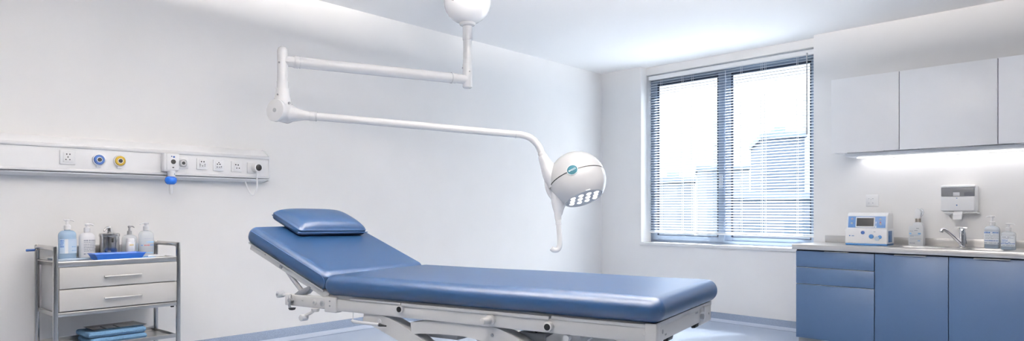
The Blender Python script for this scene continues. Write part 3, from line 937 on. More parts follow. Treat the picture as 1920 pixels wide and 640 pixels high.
# side rails
R0 = 0.742
for nm, y0, y1 in (('near', 0.022, 0.052), ('far', 0.695, 0.725)):
    part('side_rail', MB().box(-1.545, -0.035, y0, y1, R0, 0.796, bev=0.004), 'bedmetal', bed)
    hd = part('head_rail', MB().box(-1.895, -1.60, y0, y1, R0 + 0.002, 0.800, bev=0.006, seg=3), 'bedmetal', bed)
    part('joint_plate', MB().box(-1.622, -1.545, y0 - 0.005, y1 + 0.005, R0 - 0.010, 0.806, bev=0.006, seg=3), 'bedmetal', bed)
part('rail_lip', MB().box(-1.16, -0.44, 0.017, 0.03, 0.792, 0.806, bev=0.002).box(-1.46, -1.165, 0.019, 0.03, 0.796, 0.806, bev=0.002).box(-0.43, -0.05, 0.019, 0.03, 0.795, 0.808, bev=0.002), 'bedmetal', bed)
part('mattress_board', MB().box(-1.60, -0.02, 0.03, 0.73, 0.796, 0.8125), 'bedmetal', bed)
# foot frame
part('foot_rail', MB().box(-0.055, -0.022, 0.022, 0.70, R0, 0.808, bev=0.003), 'bedmetal', bed)
part('corner_plate', MB().box(-0.060, -0.018, 0.018, 0.060, R0 - 0.004, 0.812, bev=0.003), 'bedmetal', bed)
part('corner_plate', MB().box(-0.055, -0.016, 0.56, 0.715, R0 - 0.014, 0.806, bev=0.010, seg=3), 'bedmetal', bed)
for x in (-0.95, -0.5):
    part('cross_member', MB().box(x - 0.02, x + 0.02, 0.05, 0.70, R0 + 0.008, 0.79, bev=0.003), 'bedmetal', bed)


def yknob(x, z, r, ln, m='bedmetal', core=None, cr=0.6, parent=None):
    y = 0.022
    k = part('bolt_knob', MB().cyl((x, y + 0.002, z), (x, y - ln, z), r, n=24, bev=min(0.003, ln * 0.3)), m, parent or bed)
    if core:
        part('knob_core', MB().cyl((x, y - ln + 0.001, z), (x, y - ln - 0.002, z), r * cr, n=18), core, k)
    return k


yknob(-1.165, 0.779, 0.0175, 0.012, core='black', cr=0.7)
k = yknob(-0.700, 0.771, 0.020, 0.016)
part('knob_core', MB().cyl((-0.700, 0.008, 0.771), (-0.706, -0.035, 0.771), 0.013, n=18, bev=0.002).cyl((-0.706, -0.034, 0.771), (-0.706, -0.037, 0.771), 0.006, n=12), 'bedmetal', k)
yknob(-0.437, 0.768, 0.0185, 0.022, core='black', cr=0.68)
yknob(-0.062, 0.776, 0.010, 0.003, core='bedmetal', cr=0.5)
yknob(-1.690, 0.772, 0.0125, 0.004, core='grey', cr=0.45)
yknob(-1.770, 0.776, 0.005, 0.002, core='grey', cr=0.5)
yknob(-1.640, 0.770, 0.014, 0.003, m='grey', core='dkmetal', cr=0.6)
yknob(-1.868, 0.772, 0.005, 0.002, core='dkmetal', cr=0.6)
part('plate_bolt', MB().cyl((-1.585, 0.018, 0.785), (-1.585, 0.0145, 0.785), 0.004, n=10).cyl((-1.585, 0.018, 0.763), (-1.585, 0.0145, 0.763), 0.004, n=10), 'dkmetal', bed)
# clamp at the head end with its hook and side knob
part('clamp_hook', MB().tube([(-1.850, 0.020, 0.797), (-1.846, 0.010, 0.785), (-1.838, 0.006, 0.768), (-1.846, 0.008, 0.750), (-1.846, 0.012, 0.737)], 0.006, n=10).cyl((-1.842, 0.022, 0.772), (-1.842, 0.004, 0.772), 0.012, n=18), 'dkmetal', bed)
part('hook_pad', MB().lathe([(0, 0.724), (0.014, 0.727), (0.018, 0.736), (0, 0.738)], Matrix.Translation((-1.836, 0.016, 0))), 'black', bed)
ek = part('end_knob', MB().tube([(-1.89, 0.03, 0.792), (-1.915, 0.022, 0.794)], 0.007, smooth=False, n=10).cyl((-1.918, 0.036, 0.796), (-1.924, 0.002, 0.796), 0.0165, n=22, bev=0.003), 'ltgrey', bed)
part('knob_core', MB().cyl((-1.924, 0.003, 0.796), (-1.924, 0.000, 0.796), 0.006, n=12), 'dkmetal', ek)
cl = part('crank_lever', MB().lathe([(0, 0.728), (0.016, 0.729), (0.019, 0.736), (0.019, 0.744), (0, 0.745)], Matrix.Translation((-1.682, 0.02, 0))).tube([(-1.684, 0.012, 0.734), (-1.70, 0.006, 0.722), (-1.722, 0.0, 0.712), (-1.728, -0.004, 0.706)], 0.0075, n=10), 'bedmetal', bed)
part('lever_grip', MB().cyl((-1.733, 0.014, 0.700), (-1.736, -0.022, 0.700), 0.0155, n=22, bev=0.003), 'ltgrey', cl)
pl = part('release_lever', MB().tube([(-1.460, 0.04, 0.744), (-1.452, 0.03, 0.722), (-1.443, 0.02, 0.706)], 0.0024, n=8).tube([(-1.448, 0.02, 0.705), (-1.41, 0.012, 0.7035), (-1.34, 0.008, 0.7040), (-1.272, 0.006, 0.7035)], [0.0065, 0.0075, 0.0065, 0.0075], n=10), 'ltgrey', bed)
part('lever_tip', MB().cyl((-1.275, 0.006, 0.7035), (-1.232, 0.004, 0.7025), 0.0075, 0.003, n=12), 'black', pl)
# scissor lift: curved plates in two pairs, base on the floor
def arm(pts, wd, y0, y1):
    """a plate arm following pts (x, z) with in-plane widths wd"""
    P = [Vector((a, b)) for a, b in pts]
    Q, W = [], []
    for i in range(len(P) - 1):
        a, b_, c_, d = P[max(i - 1, 0)], P[i], P[i + 1], P[min(i + 2, len(P) - 1)]
        for k in range(6):
            u = k / 6
            Q.append(0.5 * ((2 * b_) + (c_ - a) * u + (2 * a - 5 * b_ + 4 * c_ - d) * u * u + (3 * b_ - a - 3 * c_ + d) * u ** 3))
            W.append(wd[i] * (1 - u) + wd[i + 1] * u)
    Q.append(P[-1])
    W.append(wd[-1])
    A, Bq = [], []
    for i, p in enumerate(Q):
        d = (Q[min(i + 1, len(Q) - 1)] - Q[max(i - 1, 0)]).normalized()
        n = Vector((-d.y, d.x))
        A.append(p + n * W[i] / 2)
        Bq.append(p - n * W[i] / 2)
    t = bmesh.new()
    rows = []
    for a, q in zip(A, Bq):
        rows.append([t.verts.new((a.x, y0, a.y)), t.verts.new((a.x, y1, a.y)), t.verts.new((q.x, y1, q.y)), t.verts.new((q.x, y0, q.y))])
    for r, s in zip(rows, rows[1:]):
        for k in range(4):
            t.faces.new((r[k], r[(k + 1) % 4], s[(k + 1) % 4], s[k]))
    t.faces.new(rows[0][::-1])
    t.faces.new(rows[-1])
    bmesh.ops.recalc_face_normals(t, faces=t.faces)
    return MB().merge(t)


for y0, y1 in ((0.030, 0.095), (0.650, 0.715)):
    aa = part('scissor_arm', arm([(-1.388, 0.731), (-1.25, 0.699), (-1.105, 0.640), (-0.98, 0.560), (-0.82, 0.41), (-0.62, 0.21), (-0.55, 0.14)], [0.048, 0.072, 0.070, 0.070, 0.070, 0.070, 0.07], y0, y1), 'bedmetal', bed)
    part('pivot_bolt', MB().cyl((-1.295, y0, 0.714), (-1.295, y0 - 0.004, 0.714), 0.011, n=20).cyl((-1.295, y0 - 0.003, 0.714), (-1.295, y0 - 0.006, 0.714), 0.005, n=10), 'ltgrey', aa)
    ab = part('scissor_arm', arm([(-1.115, 0.700), (-1.00, 0.712), (-0.84, 0.716), (-0.68, 0.700), (-0.52, 0.625), (-0.36, 0.50), (-0.30, 0.44)], [0.05, 0.052, 0.052, 0.075, 0.085, 0.08, 0.075], y0, y1), 'bedmetal', bed)
    part('pivot_bolt', MB().cyl((-0.70, y0, 0.709), (-0.70, y0 - 0.004, 0.709), 0.006, n=14), 'dkmetal', ab)
    ac = part('scissor_arm', arm([(-0.355, 0.735), (-0.45, 0.705), (-0.60, 0.60), (-0.80, 0.42), (-1.00, 0.24), (-1.12, 0.14)], [0.040, 0.050, 0.055, 0.06, 0.06, 0.06], y0 + 0.08 if y0 < 0.3 else y0 - 0.08, y1 + 0.06 if y0 < 0.3 else y1 - 0.10), 'bedmetal', bed)
    part('pivot_bolt', MB().cyl((-0.372, y0 + 0.02, 0.728), (-0.372, y0 - 0.004, 0.728), 0.012, n=18), 'ltgrey', ac)
part('lift_beam', MB().box(-1.10, -0.92, 0.10, 0.64, 0.655, 0.70, bev=0.004), 'grey', bed)
part('lift_beam', MB().box(-0.62, -0.50, 0.10, 0.64, 0.67, 0.72, bev=0.004), 'grey', bed)
part('actuator', MB().cyl((-1.02, 0.37, 0.655), (-0.50, 0.37, 0.30), 0.03, n=20).cyl((-0.75, 0.37, 0.47), (-0.50, 0.37, 0.30), 0.04, n=20), 'grey', bed)
part('under_clip', MB().prism([(-0.60, 0.745), (-0.585, 0.728), (-0.565, 0.735), (-0.54, 0.722), (-0.50, 0.745)], 'y', 0.10, 0.14), 'black', bed)
part('under_clip', MB().prism([(-0.052, 0.742), (-0.045, 0.724), (-0.030, 0.726), (-0.026, 0.742)], 'y', 0.17, 0.23, bev=0.002), 'black', bed)
part('under_clip', MB().prism([(-0.052, 0.742), (-0.045, 0.722), (-0.030, 0.724), (-0.026, 0.742)], 'y', 0.52, 0.57, bev=0.002), 'black', bed)
part('foot_latch', MB().cyl((-0.03, 0.575, 0.766), (-0.008, 0.575, 0.766), 0.020, n=20, bev=0.003).box(-0.02, -0.010, 0.592, 0.606, 0.775, 0.806, bev=0.002), 'ltgrey', bed)
part('latch_hole', MB().cyl((-0.018, 0.560, 0.768), (-0.006, 0.560, 0.768), 0.011, n=16).cyl((-0.018, 0.672, 0.766), (-0.0145, 0.672, 0.766), 0.005, n=12).cyl((-0.02, 0.092, 0.775), (-0.0205, 0.092, 0.775), 0.008, n=12).box(-0.03, -0.0205, 0.12, 0.135, 0.757, 0.763).box(-0.03, -0.0205, 0.50, 0.53, 0.785, 0.791), 'dkmetal', bed)
bs = MB()
for y in (0.09, 0.66):
    bs.box(-1.35, -0.25, y - 0.03, y + 0.03, 0.07, 0.13, bev=0.005)
bs.box(-1.35, -1.27, 0.09, 0.66, 0.07, 0.13, bev=0.005)
bs.box(-0.33, -0.25, 0.09, 0.66, 0.07, 0.13, bev=0.005)
part('base_frame', bs, 'bedmetal', bed)
for x in (-1.30, -0.30):
    for y in (0.09, 0.66):
        part('foot', MB().lathe([(0, 0), (0.03, 0), (0.034, 0.008), (0.028, 0.02), (0.012, 0.024), (0.012, 0.07), (0, 0.07)], Matrix.Translation((x, y, 0.0))), 'black', bed)

# pillow resting on the backrest
pw = thing('pillow', 'blue rectangular head pillow resting on the raised backrest', 'pillow', 'D', (-2.05, 0.43, 1.0))
pm = Matrix.Translation((2.05, -0.43, -1.0)) @ hinge @ Matrix.Translation((-0.535, 0.425, BT * 1.03 + 0.038)) @ Matrix.Rotation(radians(-3), 4, 'Z')


def pil(v):
    u, w_ = min(1, abs(v.x) / 0.125), min(1, abs(v.y) / 0.235)
    q = v.z
    if q > 0:
        dome = (1 - u ** 2.6) ** 0.5 * (1 - w_ ** 3.6) ** 0.5
        k = q / 0.04
        return Vector((v.x * (1 - 0.10 * k), v.y * (1 - 0.07 * k), q * (0.42 + 0.86 * dome)))
    return Vector((v.x * (1 + 0.04 * q / 0.04), v.y, q * 0.9))


part('cushion', MB().cushion(0.125, 0.235, 0.04, 0.022, n=6, mid=14, fn=pil, mx=pm), 'vinyl', pw, angle=70)
pe = MB()
e0, e1 = 0.1225, 0.2325
pe.tube([pm @ Vector(p) for p in [(-e0, -e1 + 0.02, -0.014), (-e0 + 0.006, -e1 + 0.006, -0.014), (-e0 + 0.02, -e1, -0.014), (e0 - 0.02, -e1, -0.014), (e0 - 0.006, -e1 + 0.006, -0.014), (e0, -e1 + 0.02, -0.014), (e0, e1 - 0.02, -0.014), (e0 - 0.006, e1 - 0.006, -0.014), (e0 - 0.02, e1, -0.014)]], 0.0022, n=6, res=4)
part('piping', pe, 'thread', pw)

# ------------------------------------------------------------------ surgical light
cx, cy = -0.347, 5.40
sl_ = thing('surgical_light', 'white ceiling-mounted surgical light with jointed arms and a round lamp head over the bed', 'surgical light', 'W', (cx, cy, CEIL))
def SW(x, y, z):
    return Vector((x - cx, y - cy, z - CEIL))
prof = [(0.150, CEIL - 2.903)]
for k in range(0, 13):
    a = radians(25 - 115 * k / 12)
    if k:
        prof.append((0.183 * cos(a) if k < 12 else 0.03, 2.823 + 0.170 * sin(a) - CEIL))
prof = [(0.0, 0.0), (0.165, 0.0)] + [(0.183 * cos(radians(a)), 2.823 - CEIL + (0.172 if a < 0 else 0.172) * sin(radians(a))) for a in (24, 12, 0, -12, -24, -36, -48, -60, -72, -82)] + [(0.0, 2.652 - CEIL)]
cn = part('canopy', MB().lathe(prof, n=48), 'gloss', sl_)
part('screw', MB().cyl(Vector((-0.098, -0.149, 2.800 - CEIL)), Vector((-0.104, -0.158, 2.800 - CEIL)), 0.0085, n=14), 'dkmetal', cn)
pc = MB().lathe([(0, 2.70), (0.064, 2.70), (0.064, 2.655), (0.058, 2.645), (0.040, 2.640), (0, 2.640)], Matrix.Translation((0, 0, -CEIL)), n=32)
part('collar', pc, 'gloss', sl_)
dp = MB()
dp.cyl(SW(cx, cy, 2.66), SW(cx, cy, 2.53), 0.037, n=28)
dp.cyl(SW(cx, cy, 2.54), SW(cx, cy, 2.36), 0.0335, n=28)
dp.cyl(SW(cx, cy, 2.38), SW(cx, cy, 2.34), 0.035, n=28, bev=0.002)
part('drop_pole', dp, 'gloss', sl_)
hb = part('pivot_hub', MB().cyl(SW(cx, cy, 2.345), SW(cx, cy, 2.160), 0.0375, n=28, bev=0.004), 'gloss', sl_)
part('screw', MB().cyl(SW(cx + 0.018, cy - 0.032, 2.28), SW(cx + 0.020, cy - 0.036, 2.28), 0.006, n=10).cyl(SW(cx - 0.034, cy - 0.015, 2.31), SW(cx - 0.040, cy - 0.017, 2.31), 0.006, n=10), 'dkmetal', hb)
part('hub_cap', MB().cyl(SW(cx, cy, 2.162), SW(cx, cy, 2.155), 0.031, n=28), 'ltgrey', sl_)
A0, A1 = Vector((cx, cy, 2.222)), Vector((-1.561, 4.72, 2.222))
dA = (A1 - A0).normalized()
S = lambda v: v - Vector((cx, cy, CEIL))
part('horizontal_arm', MB().cyl(S(A0 + dA * 0.10), S(A1 - dA * 0.07), 0.0385, n=28), 'gloss', sl_)
part('arm_sleeve', MB().cyl(S(A0 + dA * 0.01), S(A0 + dA * 0.135), 0.0355, n=28).cyl(S(A0 + dA * 0.13), S(A0 + dA * 0.138), 0.0415, n=28), 'gloss', sl_)
part('arm_sleeve', MB().cyl(S(A1 - dA * 0.01), S(A1 - dA * 0.08), 0.036, n=28).cyl(S(A1 - dA * 0.075), S(A1 - dA * 0.105), 0.0415, n=28, bev=0.003).cyl(S(A1 - dA * 0.112), S(A1 - dA * 0.120), 0.0405, n=28), 'gloss', sl_)
J = Vector((-1.561, 4.72, 0))
jp = MB().lathe([(0, 2.322), (0.016, 2.319), (0.028, 2.310), (0.0345, 2.296), (0.0355, 2.285), (0.0355, 2.060), (0, 2.060)], Matrix.Translation(S(J)), n=32)
jn = part('vertical_post', jp, 'gloss', sl_)
part('screw', MB().cyl(S(J + Vector((-0.012, -0.033, 2.205))), S(J + Vector((-0.013, -0.037, 2.205))), 0.0065, n=10), 'dkmetal', jn)
sk = MB().lathe([(0, 2.080), (0.0385, 2.080), (0.0385, 2.030), (0, 2.030)], Matrix.Translation(S(J)), n=32)
sk.lathe([(0, 2.032), (0.044, 2.032), (0.046, 2.000), (0.050, 1.975), (0.057, 1.960), (0.060, 1.930), (0.060, 1.915), (0, 1.910)], Matrix.Translation(S(J)), n=32)
kn = part('knuckle_sleeve', sk, 'gloss', sl_)
part('screw', MB().cyl(S(J + Vector((-0.016, -0.045, 1.985))), S(J + Vector((-0.018, -0.052, 1.985))), 0.0065, n=10).cyl(S(J + Vector((0.052, -0.03, 1.930))), S(J + Vector((0.058, -0.034, 1.930))), 0.009, n=10), 'dkmetal', kn)
JC = Vector((-1.556, 4.72, 1.872))
ax = Vector((-0.42, -0.90, 0.06)).normalized()
part('knuckle', MB().cyl(S(JC + ax * 0.045), S(JC - ax * 0.060), 0.070, n=40, bev=0.012), 'gloss', sl_)
kd = part('knuckle_disc', MB().cyl(S(JC + ax * 0.050), S(JC + ax * 0.082), 0.076, n=40, bev=0.006).cyl(S(JC + ax * 0.04), S(JC + ax * 0.052), 0.069, n=40), 'gloss', sl_)
part('screw', MB().cyl(S(JC + ax * 0.080), S(JC + ax * 0.086), 0.0145, n=20, bev=0.002).cyl(S(JC + ax * 0.085), S(JC + ax * 0.088), 0.008, n=16), 'grey', kd)
E0, E1 = Vector((-1.545, 4.72, 1.862)), Vector((0.031, 5.0, 1.752))
dE = (E1 - E0).normalized()
part('arm_flare', MB().tube([S(E0 + dE * 0.03), S(E0 + dE * 0.08), S(E0 + dE * 0.13), S(E0 + dE * 0.19)], [0.058, 0.044, 0.032, 0.0295], n=28).cyl(S(E0 + dE * 0.16), S(E0 + dE * 0.20), 0.032, n=28, bev=0.003).cyl(S(E0 + dE * 0.202), S(E0 + dE * 0.208), 0.033, n=28), 'gloss', sl_)
part('joint_ring', MB().cyl(S(A0 + dA * 0.138), S(A0 + dA * 0.1405), 0.0417, n=28), 'grey', sl_)
part('joint_ring', MB().cyl(S(E0 + dE * 0.208), S(E0 + dE * 0.2105), 0.0325, n=28), 'grey', sl_)
part('joint_ring', MB().cyl(S(E1 - dE * 0.0065), S(E1 - dE * 0.0045), 0.0272, n=28), 'grey', sl_)
part('joint_ring', MB().lathe([(0, 2.6415), (0.0395, 2.6415), (0.0395, 2.636), (0, 2.636)], Matrix.Translation((0, 0, -CEIL)), n=32), 'grey', sl_)
part('spring_arm', MB().tube([S(E0 + dE * 0.19), S(E1)], [0.0275, 0.025], n=24, smooth=False), 'gloss', sl_)
part('elbow', MB().tube([S(v) for v in (E1 - dE * 0.02, Vector((0.075, 5.0, 1.747)), Vector((0.135, 5.0, 1.726)), Vector((0.185, 5.0, 1.678)), Vector((0.214, 5.0, 1.618)), Vector((0.226, 5.0, 1.585)))], 0.0255, n=20).cyl(S(E1 - dE * 0.004), S(E1 + dE * 0.002), 0.0275, n=24).cyl(S(Vector((0.212, 5.0, 1.622))), S(Vector((0.224, 5.0, 1.592))), 0.029, n=24, bev=0.003), 'gloss', sl_)
HC = Vector((0.471, 5.0, 1.424))
hax = Vector((0.29, -0.35, -0.89)).normalized()
HR = 0.2065
part('neck', MB().tube([S(Vector((0.219, 5.0, 1.600))), S(Vector((0.245, 5.0, 1.54))), S(Vector((0.285, 5.0, 1.47))), S(Vector((0.33, 5.0, 1.42)))], [0.031, 0.044, 0.070, 0.095], n=28), 'gloss', sl_)
hq = (-hax).to_track_quat('Z', 'Y').to_matrix().to_4x4()
hm = Matrix.Translation(S(HC)) @ hq
cut = 0.151
prof = [(0, HR)] + [(HR * cos(radians(a)), HR * sin(radians(a))) for a in range(85, 1, -6)] + [(HR, 0.0016), (HR * 0.994, 0.0008), (HR * 0.994, -0.0022), (HR, -0.003)]
prof += [(HR * cos(radians(a)), -HR * sin(radians(a))) for a in range(5, 50, 5)]
prof += [(0.1415, -cut), (0.138, -cut - 0.003), (0.133, -cut - 0.001), (0.131, -cut + 0.006), (0, -cut + 0.008)]
hd = part('lamp_head', MB().lathe(prof, hm, n=64), 'headgloss', sl_)
part('seam_ring', MB().lathe([(HR * 0.98, 0.0040), (HR + 0.0009, 0.0034), (HR + 0.0009, -0.0038), (HR * 0.98, -0.0044)], hm, n=64), 'black', hd)
part('lens_plate', MB().cyl(hm @ Vector((0, 0, -cut + 0.007)), hm @ Vector((0, 0, -cut + 0.001)), 0.129, n=48), 'grey', hd)
# LED lenses, set in rows facing down; choose the in-plane axes so that rows follow the picture
vx = (hq.to_3x3().inverted() @ Vector((1, 0, 0)))
ang = math.atan2(vx.y, vx.x)
for i in range(4):
    for j in range(3):
        u, v = (i - 1.5) * 0.058, (j - 1) * 0.062
        if abs(i - 1.5) > 1 and abs(j - 1) > 0:
            v *= 0.80
        x, y = u * cos(ang) - v * sin(ang), u * sin(ang) + v * cos(ang)
        part('led_lens', MB().lathe([(0, -0.008), (0.012, -0.0065), (0.0185, -0.001), (0.0195, 0.004), (0, 0.004)], hm @ Matrix.Translation((x, y, -cut + 0.001)), n=20), 'led', hd)
part('rim_tab', MB().box(-0.018, 0.018, -0.006, 0.006, -0.004, 0.004, bev=0.002, mx=hm @ Matrix.Rotation(ang - pi / 2 + 0.1, 4, 'Z') @ Matrix.Translation((0.140, 0, -cut)) @ Matrix.Rotation(pi / 2, 4, 'Z')), 'ltgrey', hd)
# badge on the seam
bd = Vector((-0.058, -0.190, 0.074))
bd = (bd - hax * bd.dot(hax) * 0.9).normalized()
bx = (-hax).cross(bd).normalized()
if bx.x < 0:
    bx = -bx
by = bd.cross(bx).normalized()
bmx = Matrix(((bx.x, by.x, bd.x, 0), (bx.y, by.y, bd.y, 0), (bx.z, by.z, bd.z, 0), (0, 0, 0, 1)))
bmx = Matrix.Translation(S(HC + bd * (HR - 0.003))) @ bmx
bz = part('badge_rim', MB().lathe([(0, 0), (0.041, 0), (0.041, 0.005), (0.038, 0.007), (0, 0.007)], bmx, n=36, sy=0.92), 'white', hd)
part('badge', MB().lathe([(0, 0.004), (0.0365, 0.004), (0.0365, 0.0078), (0.034, 0.0085), (0, 0.0088)], bmx, n=36, sy=0.92), 'teal', hd, 'round teal badge with white letters')
tcv = bpy.data.curves.new('badge_lettering', 'FONT')
tcv.body = 'MAEIZX'
tcv.size = 0.0155
tcv.align_x = 'CENTER'
tcv.align_y = 'CENTER'
tcv.extrude = 0.0004
tcv.offset = 0.0003
tcv.materials.append(M['paper'])
tob = bpy.data.objects.new('tmp_text', tcv)
COL.objects.link(tob)
tme = bpy.data.meshes.new_from_object(tob.evaluated_get(bpy.context.evaluated_depsgraph_get()))
bpy.data.objects.remove(tob)
tme.materials.clear()
tme.materials.append(M['paper'])
to = bpy.data.objects.new('badge_lettering', tme)
COL.objects.link(to)
to.parent = hd
to.matrix_local = bmx @ Matrix.Translation((0, 0, 0.0092)) @ Matrix.Rotation(radians(6), 4, 'Z')
# yoke strip round the back left of the head and the sterile handle
yk = MB()
yp = []
for k in range(10):
    a = radians(150 + 95 * k / 9)
    yp.append(S(HC + Vector((cos(a) * 0.207, 0.0, sin(a) * 0.207)) + Vector((0, 0.012, 0))))
yk.tube(yp, [0.020 + 0.012 * sin(pi * k / 9) for k in range(10)], n=14, flat=1.0)
part('yoke', yk, 'gloss', sl_)
part('handle_bracket', MB().tube([S(Vector((0.352, 4.99, 1.33))), S(Vector((0.332, 4.985, 1.26))), S(Vector((0.330, 4.98, 1.19))), S(Vector((0.333, 4.98, 1.13)))], [0.075, 0.050, 0.028, 0.021], n=22).tube([S(Vector((0.39, 4.96, 1.275))), S(Vector((0.362, 4.97, 1.235))), S(Vector((0.345, 4.98, 1.17)))], [0.022, 0.018, 0.014], n=14), 'gloss', sl_)
part('bracket_screw', MB().cyl(S(Vector((0.392, 4.935, 1.268))), S(Vector((0.390, 4.925, 1.266))), 0.010, n=12), 'dkmetal', sl_)
part('sterile_handle', MB().tube([S(Vector((0.334, 4.98, 1.135))), S(Vector((0.338, 4.98, 1.07))), S(Vector((0.343, 4.98, 0.99))), S(Vector((0.341, 4.98, 0.945))), S(Vector((0.326, 4.98, 0.921))), S(Vector((0.300, 4.98, 0.918))), S(Vector((0.284, 4.98, 0.931)))], 0.0185, n=18).cyl(S(Vector((0.3335, 4.98, 1.14))), S(Vector((0.3355, 4.98, 1.10))), 0.0215, n=22, bev=0.003), 'gloss', sl_)

# ------------------------------------------------------------------ kitchen run on the window wall
CF = -0.60
def base_unit(label, x0, x1, drawers):
    c = thing('base_cabinet', label, 'cabinet', 'B', ((x0 + x1) / 2, -0.3, 0))
    w = (x1 - x0) / 2
    part('carcass', MB().box(-w + 0.001, w - 0.001, CF + 0.322, 0.298, 0.06, 0.848 if drawers else 0.735).box(-w + 0.001, w - 0.001, CF + 0.322, CF + 0.34, 0.73, 0.848), 'cabdark', c)   # lower behind the sink bowls
    part('side_panel', MB().box(-w, -w + 0.004, CF + 0.320, 0.298, 0.06, 0.848), 'cabblue', c)
    part('plinth', MB().box(-w, w, CF + 0.36, CF + 0.375, 0.0, 0.06), 'grey', c)
    hm_ = MB()
    if drawers:
        for k, (z0, z1) in enumerate(((0.696, 0.839), (0.547, 0.691), (0.062, 0.542))):
            d = part('drawer', MB().box(-w + 0.003, w - 0.003, CF + 0.300, CF + 0.318, z0, z1, bev=0.0015), 'cabblue', c)
            if k == 0:
                part('handle', MB().box(3.003 - (x0 + x1) / 2, 3.201 - (x0 + x1) / 2, CF + 0.286, CF + 0.318, z1 - 0.001, z1 + 0.003, bev=0.001), 'brushed', d)
            else:
                part('edge_pull', MB().box(-w + 0.004, w - 0.004, CF + 0.297, CF + 0.318, z1 - 0.001, z1 + 0.002), 'brushed', d)
    else:
        d = part('door', MB().box(-w + 0.003, w - 0.003, CF + 0.300, CF + 0.318, 0.062, 0.839, bev=0.0015), 'cabblue', c)
        part('handle', MB().box(-0.115, 0.115, CF + 0.284, CF + 0.318, 0.838, 0.842, bev=0.001).box(-0.115, 0.115, CF + 0.284, CF + 0.287, 0.834, 0.842), 'brushed', d)
    return c


base_unit('blue drawer unit with three fronts at the window end of the worktop', 2.747, 3.413, True)
base_unit('blue one-door base cabinet between the drawer unit and the far right cabinet', 3.413, 3.952, False)
base_unit('blue one-door base cabinet under the two pump bottles at the right edge', 3.952, 4.52, False)

WT, WB, WF = 0.897, 0.853, -0.625
wk = thing('worktop', 'brushed steel worktop with two sink bowls and a low upstand over the blue cabinets', 'worktop', 'B', (3.6, -0.3, WB))
wx, wy = 3.6, 0.3
bowls = [(3.475, 3.875, -0.50, -0.20), (3.985, 4.300, -0.50, -0.20)]
xs = [2.728, 3.475, 3.875, 3.985, 4.300, 5.2]
ys = [WF, -0.50, -0.20, -0.001]
s = MB()
for i in range(5):
    for j in range(3):
        if j == 1 and i in (1, 3):
            continue
        s.box(xs[i] - wx, xs[i + 1] - wx, ys[j] + wy, ys[j + 1] + wy, 0.001, WT - WB)
bmesh.ops.remove_doubles(s.bm, verts=s.bm.verts, dist=1e-5)
part('slab', s, 'worktop', wk)
part('front_edge', MB().box(xs[0] - wx - 0.004, xs[-1] - wx, WF + wy - 0.006, WF + wy + 0.01, -0.001, WT - WB + 0.001, bev=0.003), 'worktop', wk)
part('upstand', MB().box(2.765 - wx, 5.2 - wx, -0.018 + wy, wy - 0.001, WT - WB, 0.962 - WB, bev=0.002), 'worktop', wk)
for x0, x1, y0, y1 in bowls:
    b_ = MB()
    bm = bmesh.new()
    rr = []
    for e, z in ((-0.014, 0.0008), (-0.008, 0.0022), (0.0, 0.0012), (0.006, -0.01), (0.012, -0.12), (0.03, -0.14)):
        rad = 0.06 - e * 0.5
        ringv = []
        for cxx, cyy, a0 in ((x1 - wx - e - rad, y1 + wy - e - rad, 0), (x0 - wx + e + rad, y1 + wy - e - rad, 90), (x0 - wx + e + rad, y0 + wy + e + rad, 180), (x1 - wx - e - rad, y0 + wy + e + rad, 270)):
            for q in range(6):
                a = radians(a0 + 90 * q / 5)
                ringv.append(bm.verts.new((cxx + rad * cos(a), cyy + rad * sin(a), WT - WB + z)))
        rr.append(ringv)
    n = len(rr[0])
    for p, q in zip(rr, rr[1:]):
        for k in range(n):
            bm.faces.new((p[k], p[(k + 1) % n], q[(k + 1) % n], q[k]))
    bm.faces.new(rr[-1])
    b_.merge(bm)
    bo = part('sink_bowl', b_, 'sink', wk)
    part('drain', MB().cyl(((x0 + x1) / 2 - wx, (y0 + y1) / 2 + wy, WT - WB - 0.141), ((x0 + x1) / 2 - wx, (y0 + y1) / 2 + wy, WT - WB - 0.136), 0.03, n=20), 'chrome', bo)
part('drainer_groove', MB().box(3.385 - wx, 3.455 - wx, -0.47 + wy, -0.462 + wy, WT - WB, WT - WB + 0.003, bev=0.001).box(3.385 - wx, 3.455 - wx, -0.36 + wy, -0.352 + wy, WT - WB, WT - WB + 0.003, bev=0.001), 'worktop', wk)

fa = thing('faucet', 'chrome single-lever tap with a slanted spout between the sink bowls', 'faucet', 'B', (3.935, -0.155, WT))
part('faucet_body', MB().lathe([(0, 0), (0.030, 0), (0.030, 0.006), (0.024, 0.010), (0.0235, 0.135), (0.0225, 0.152), (0.018, 0.158), (0, 0.158)], n=28), 'chrome', fa)
part('spout', MB().tube([(-0.004, -0.015, 0.028), (-0.030, -0.034, 0.064), (-0.070, -0.062, 0.112), (-0.100, -0.083, 0.142), (-0.116, -0.094, 0.147), (-0.124, -0.099, 0.136)], [0.015, 0.0145, 0.0135, 0.0135, 0.014, 0.0135], n=16).cyl((-0.120, -0.097, 0.145), (-0.127, -0.101, 0.124), 0.0145, n=18, bev=0.002), 'chrome', fa)
part('lever', MB().box(-0.032, 0.024, -0.016, 0.016, 0.158, 0.169, bev=0.004, mx=Matrix.Rotation(radians(6), 4, 'Y')).tube([(-0.020, -0.002, 0.166), (-0.046, -0.012, 0.170)], [0.008, 0.006], smooth=False, n=10).cyl((0.018, 0, 0.125), (0.026, 0, 0.03), 0.008, n=12), 'chrome', fa)
part('base_ring', MB().cyl((0, 0, 0), (0, 0, 0.004), 0.038, n=28), 'chrome', fa)

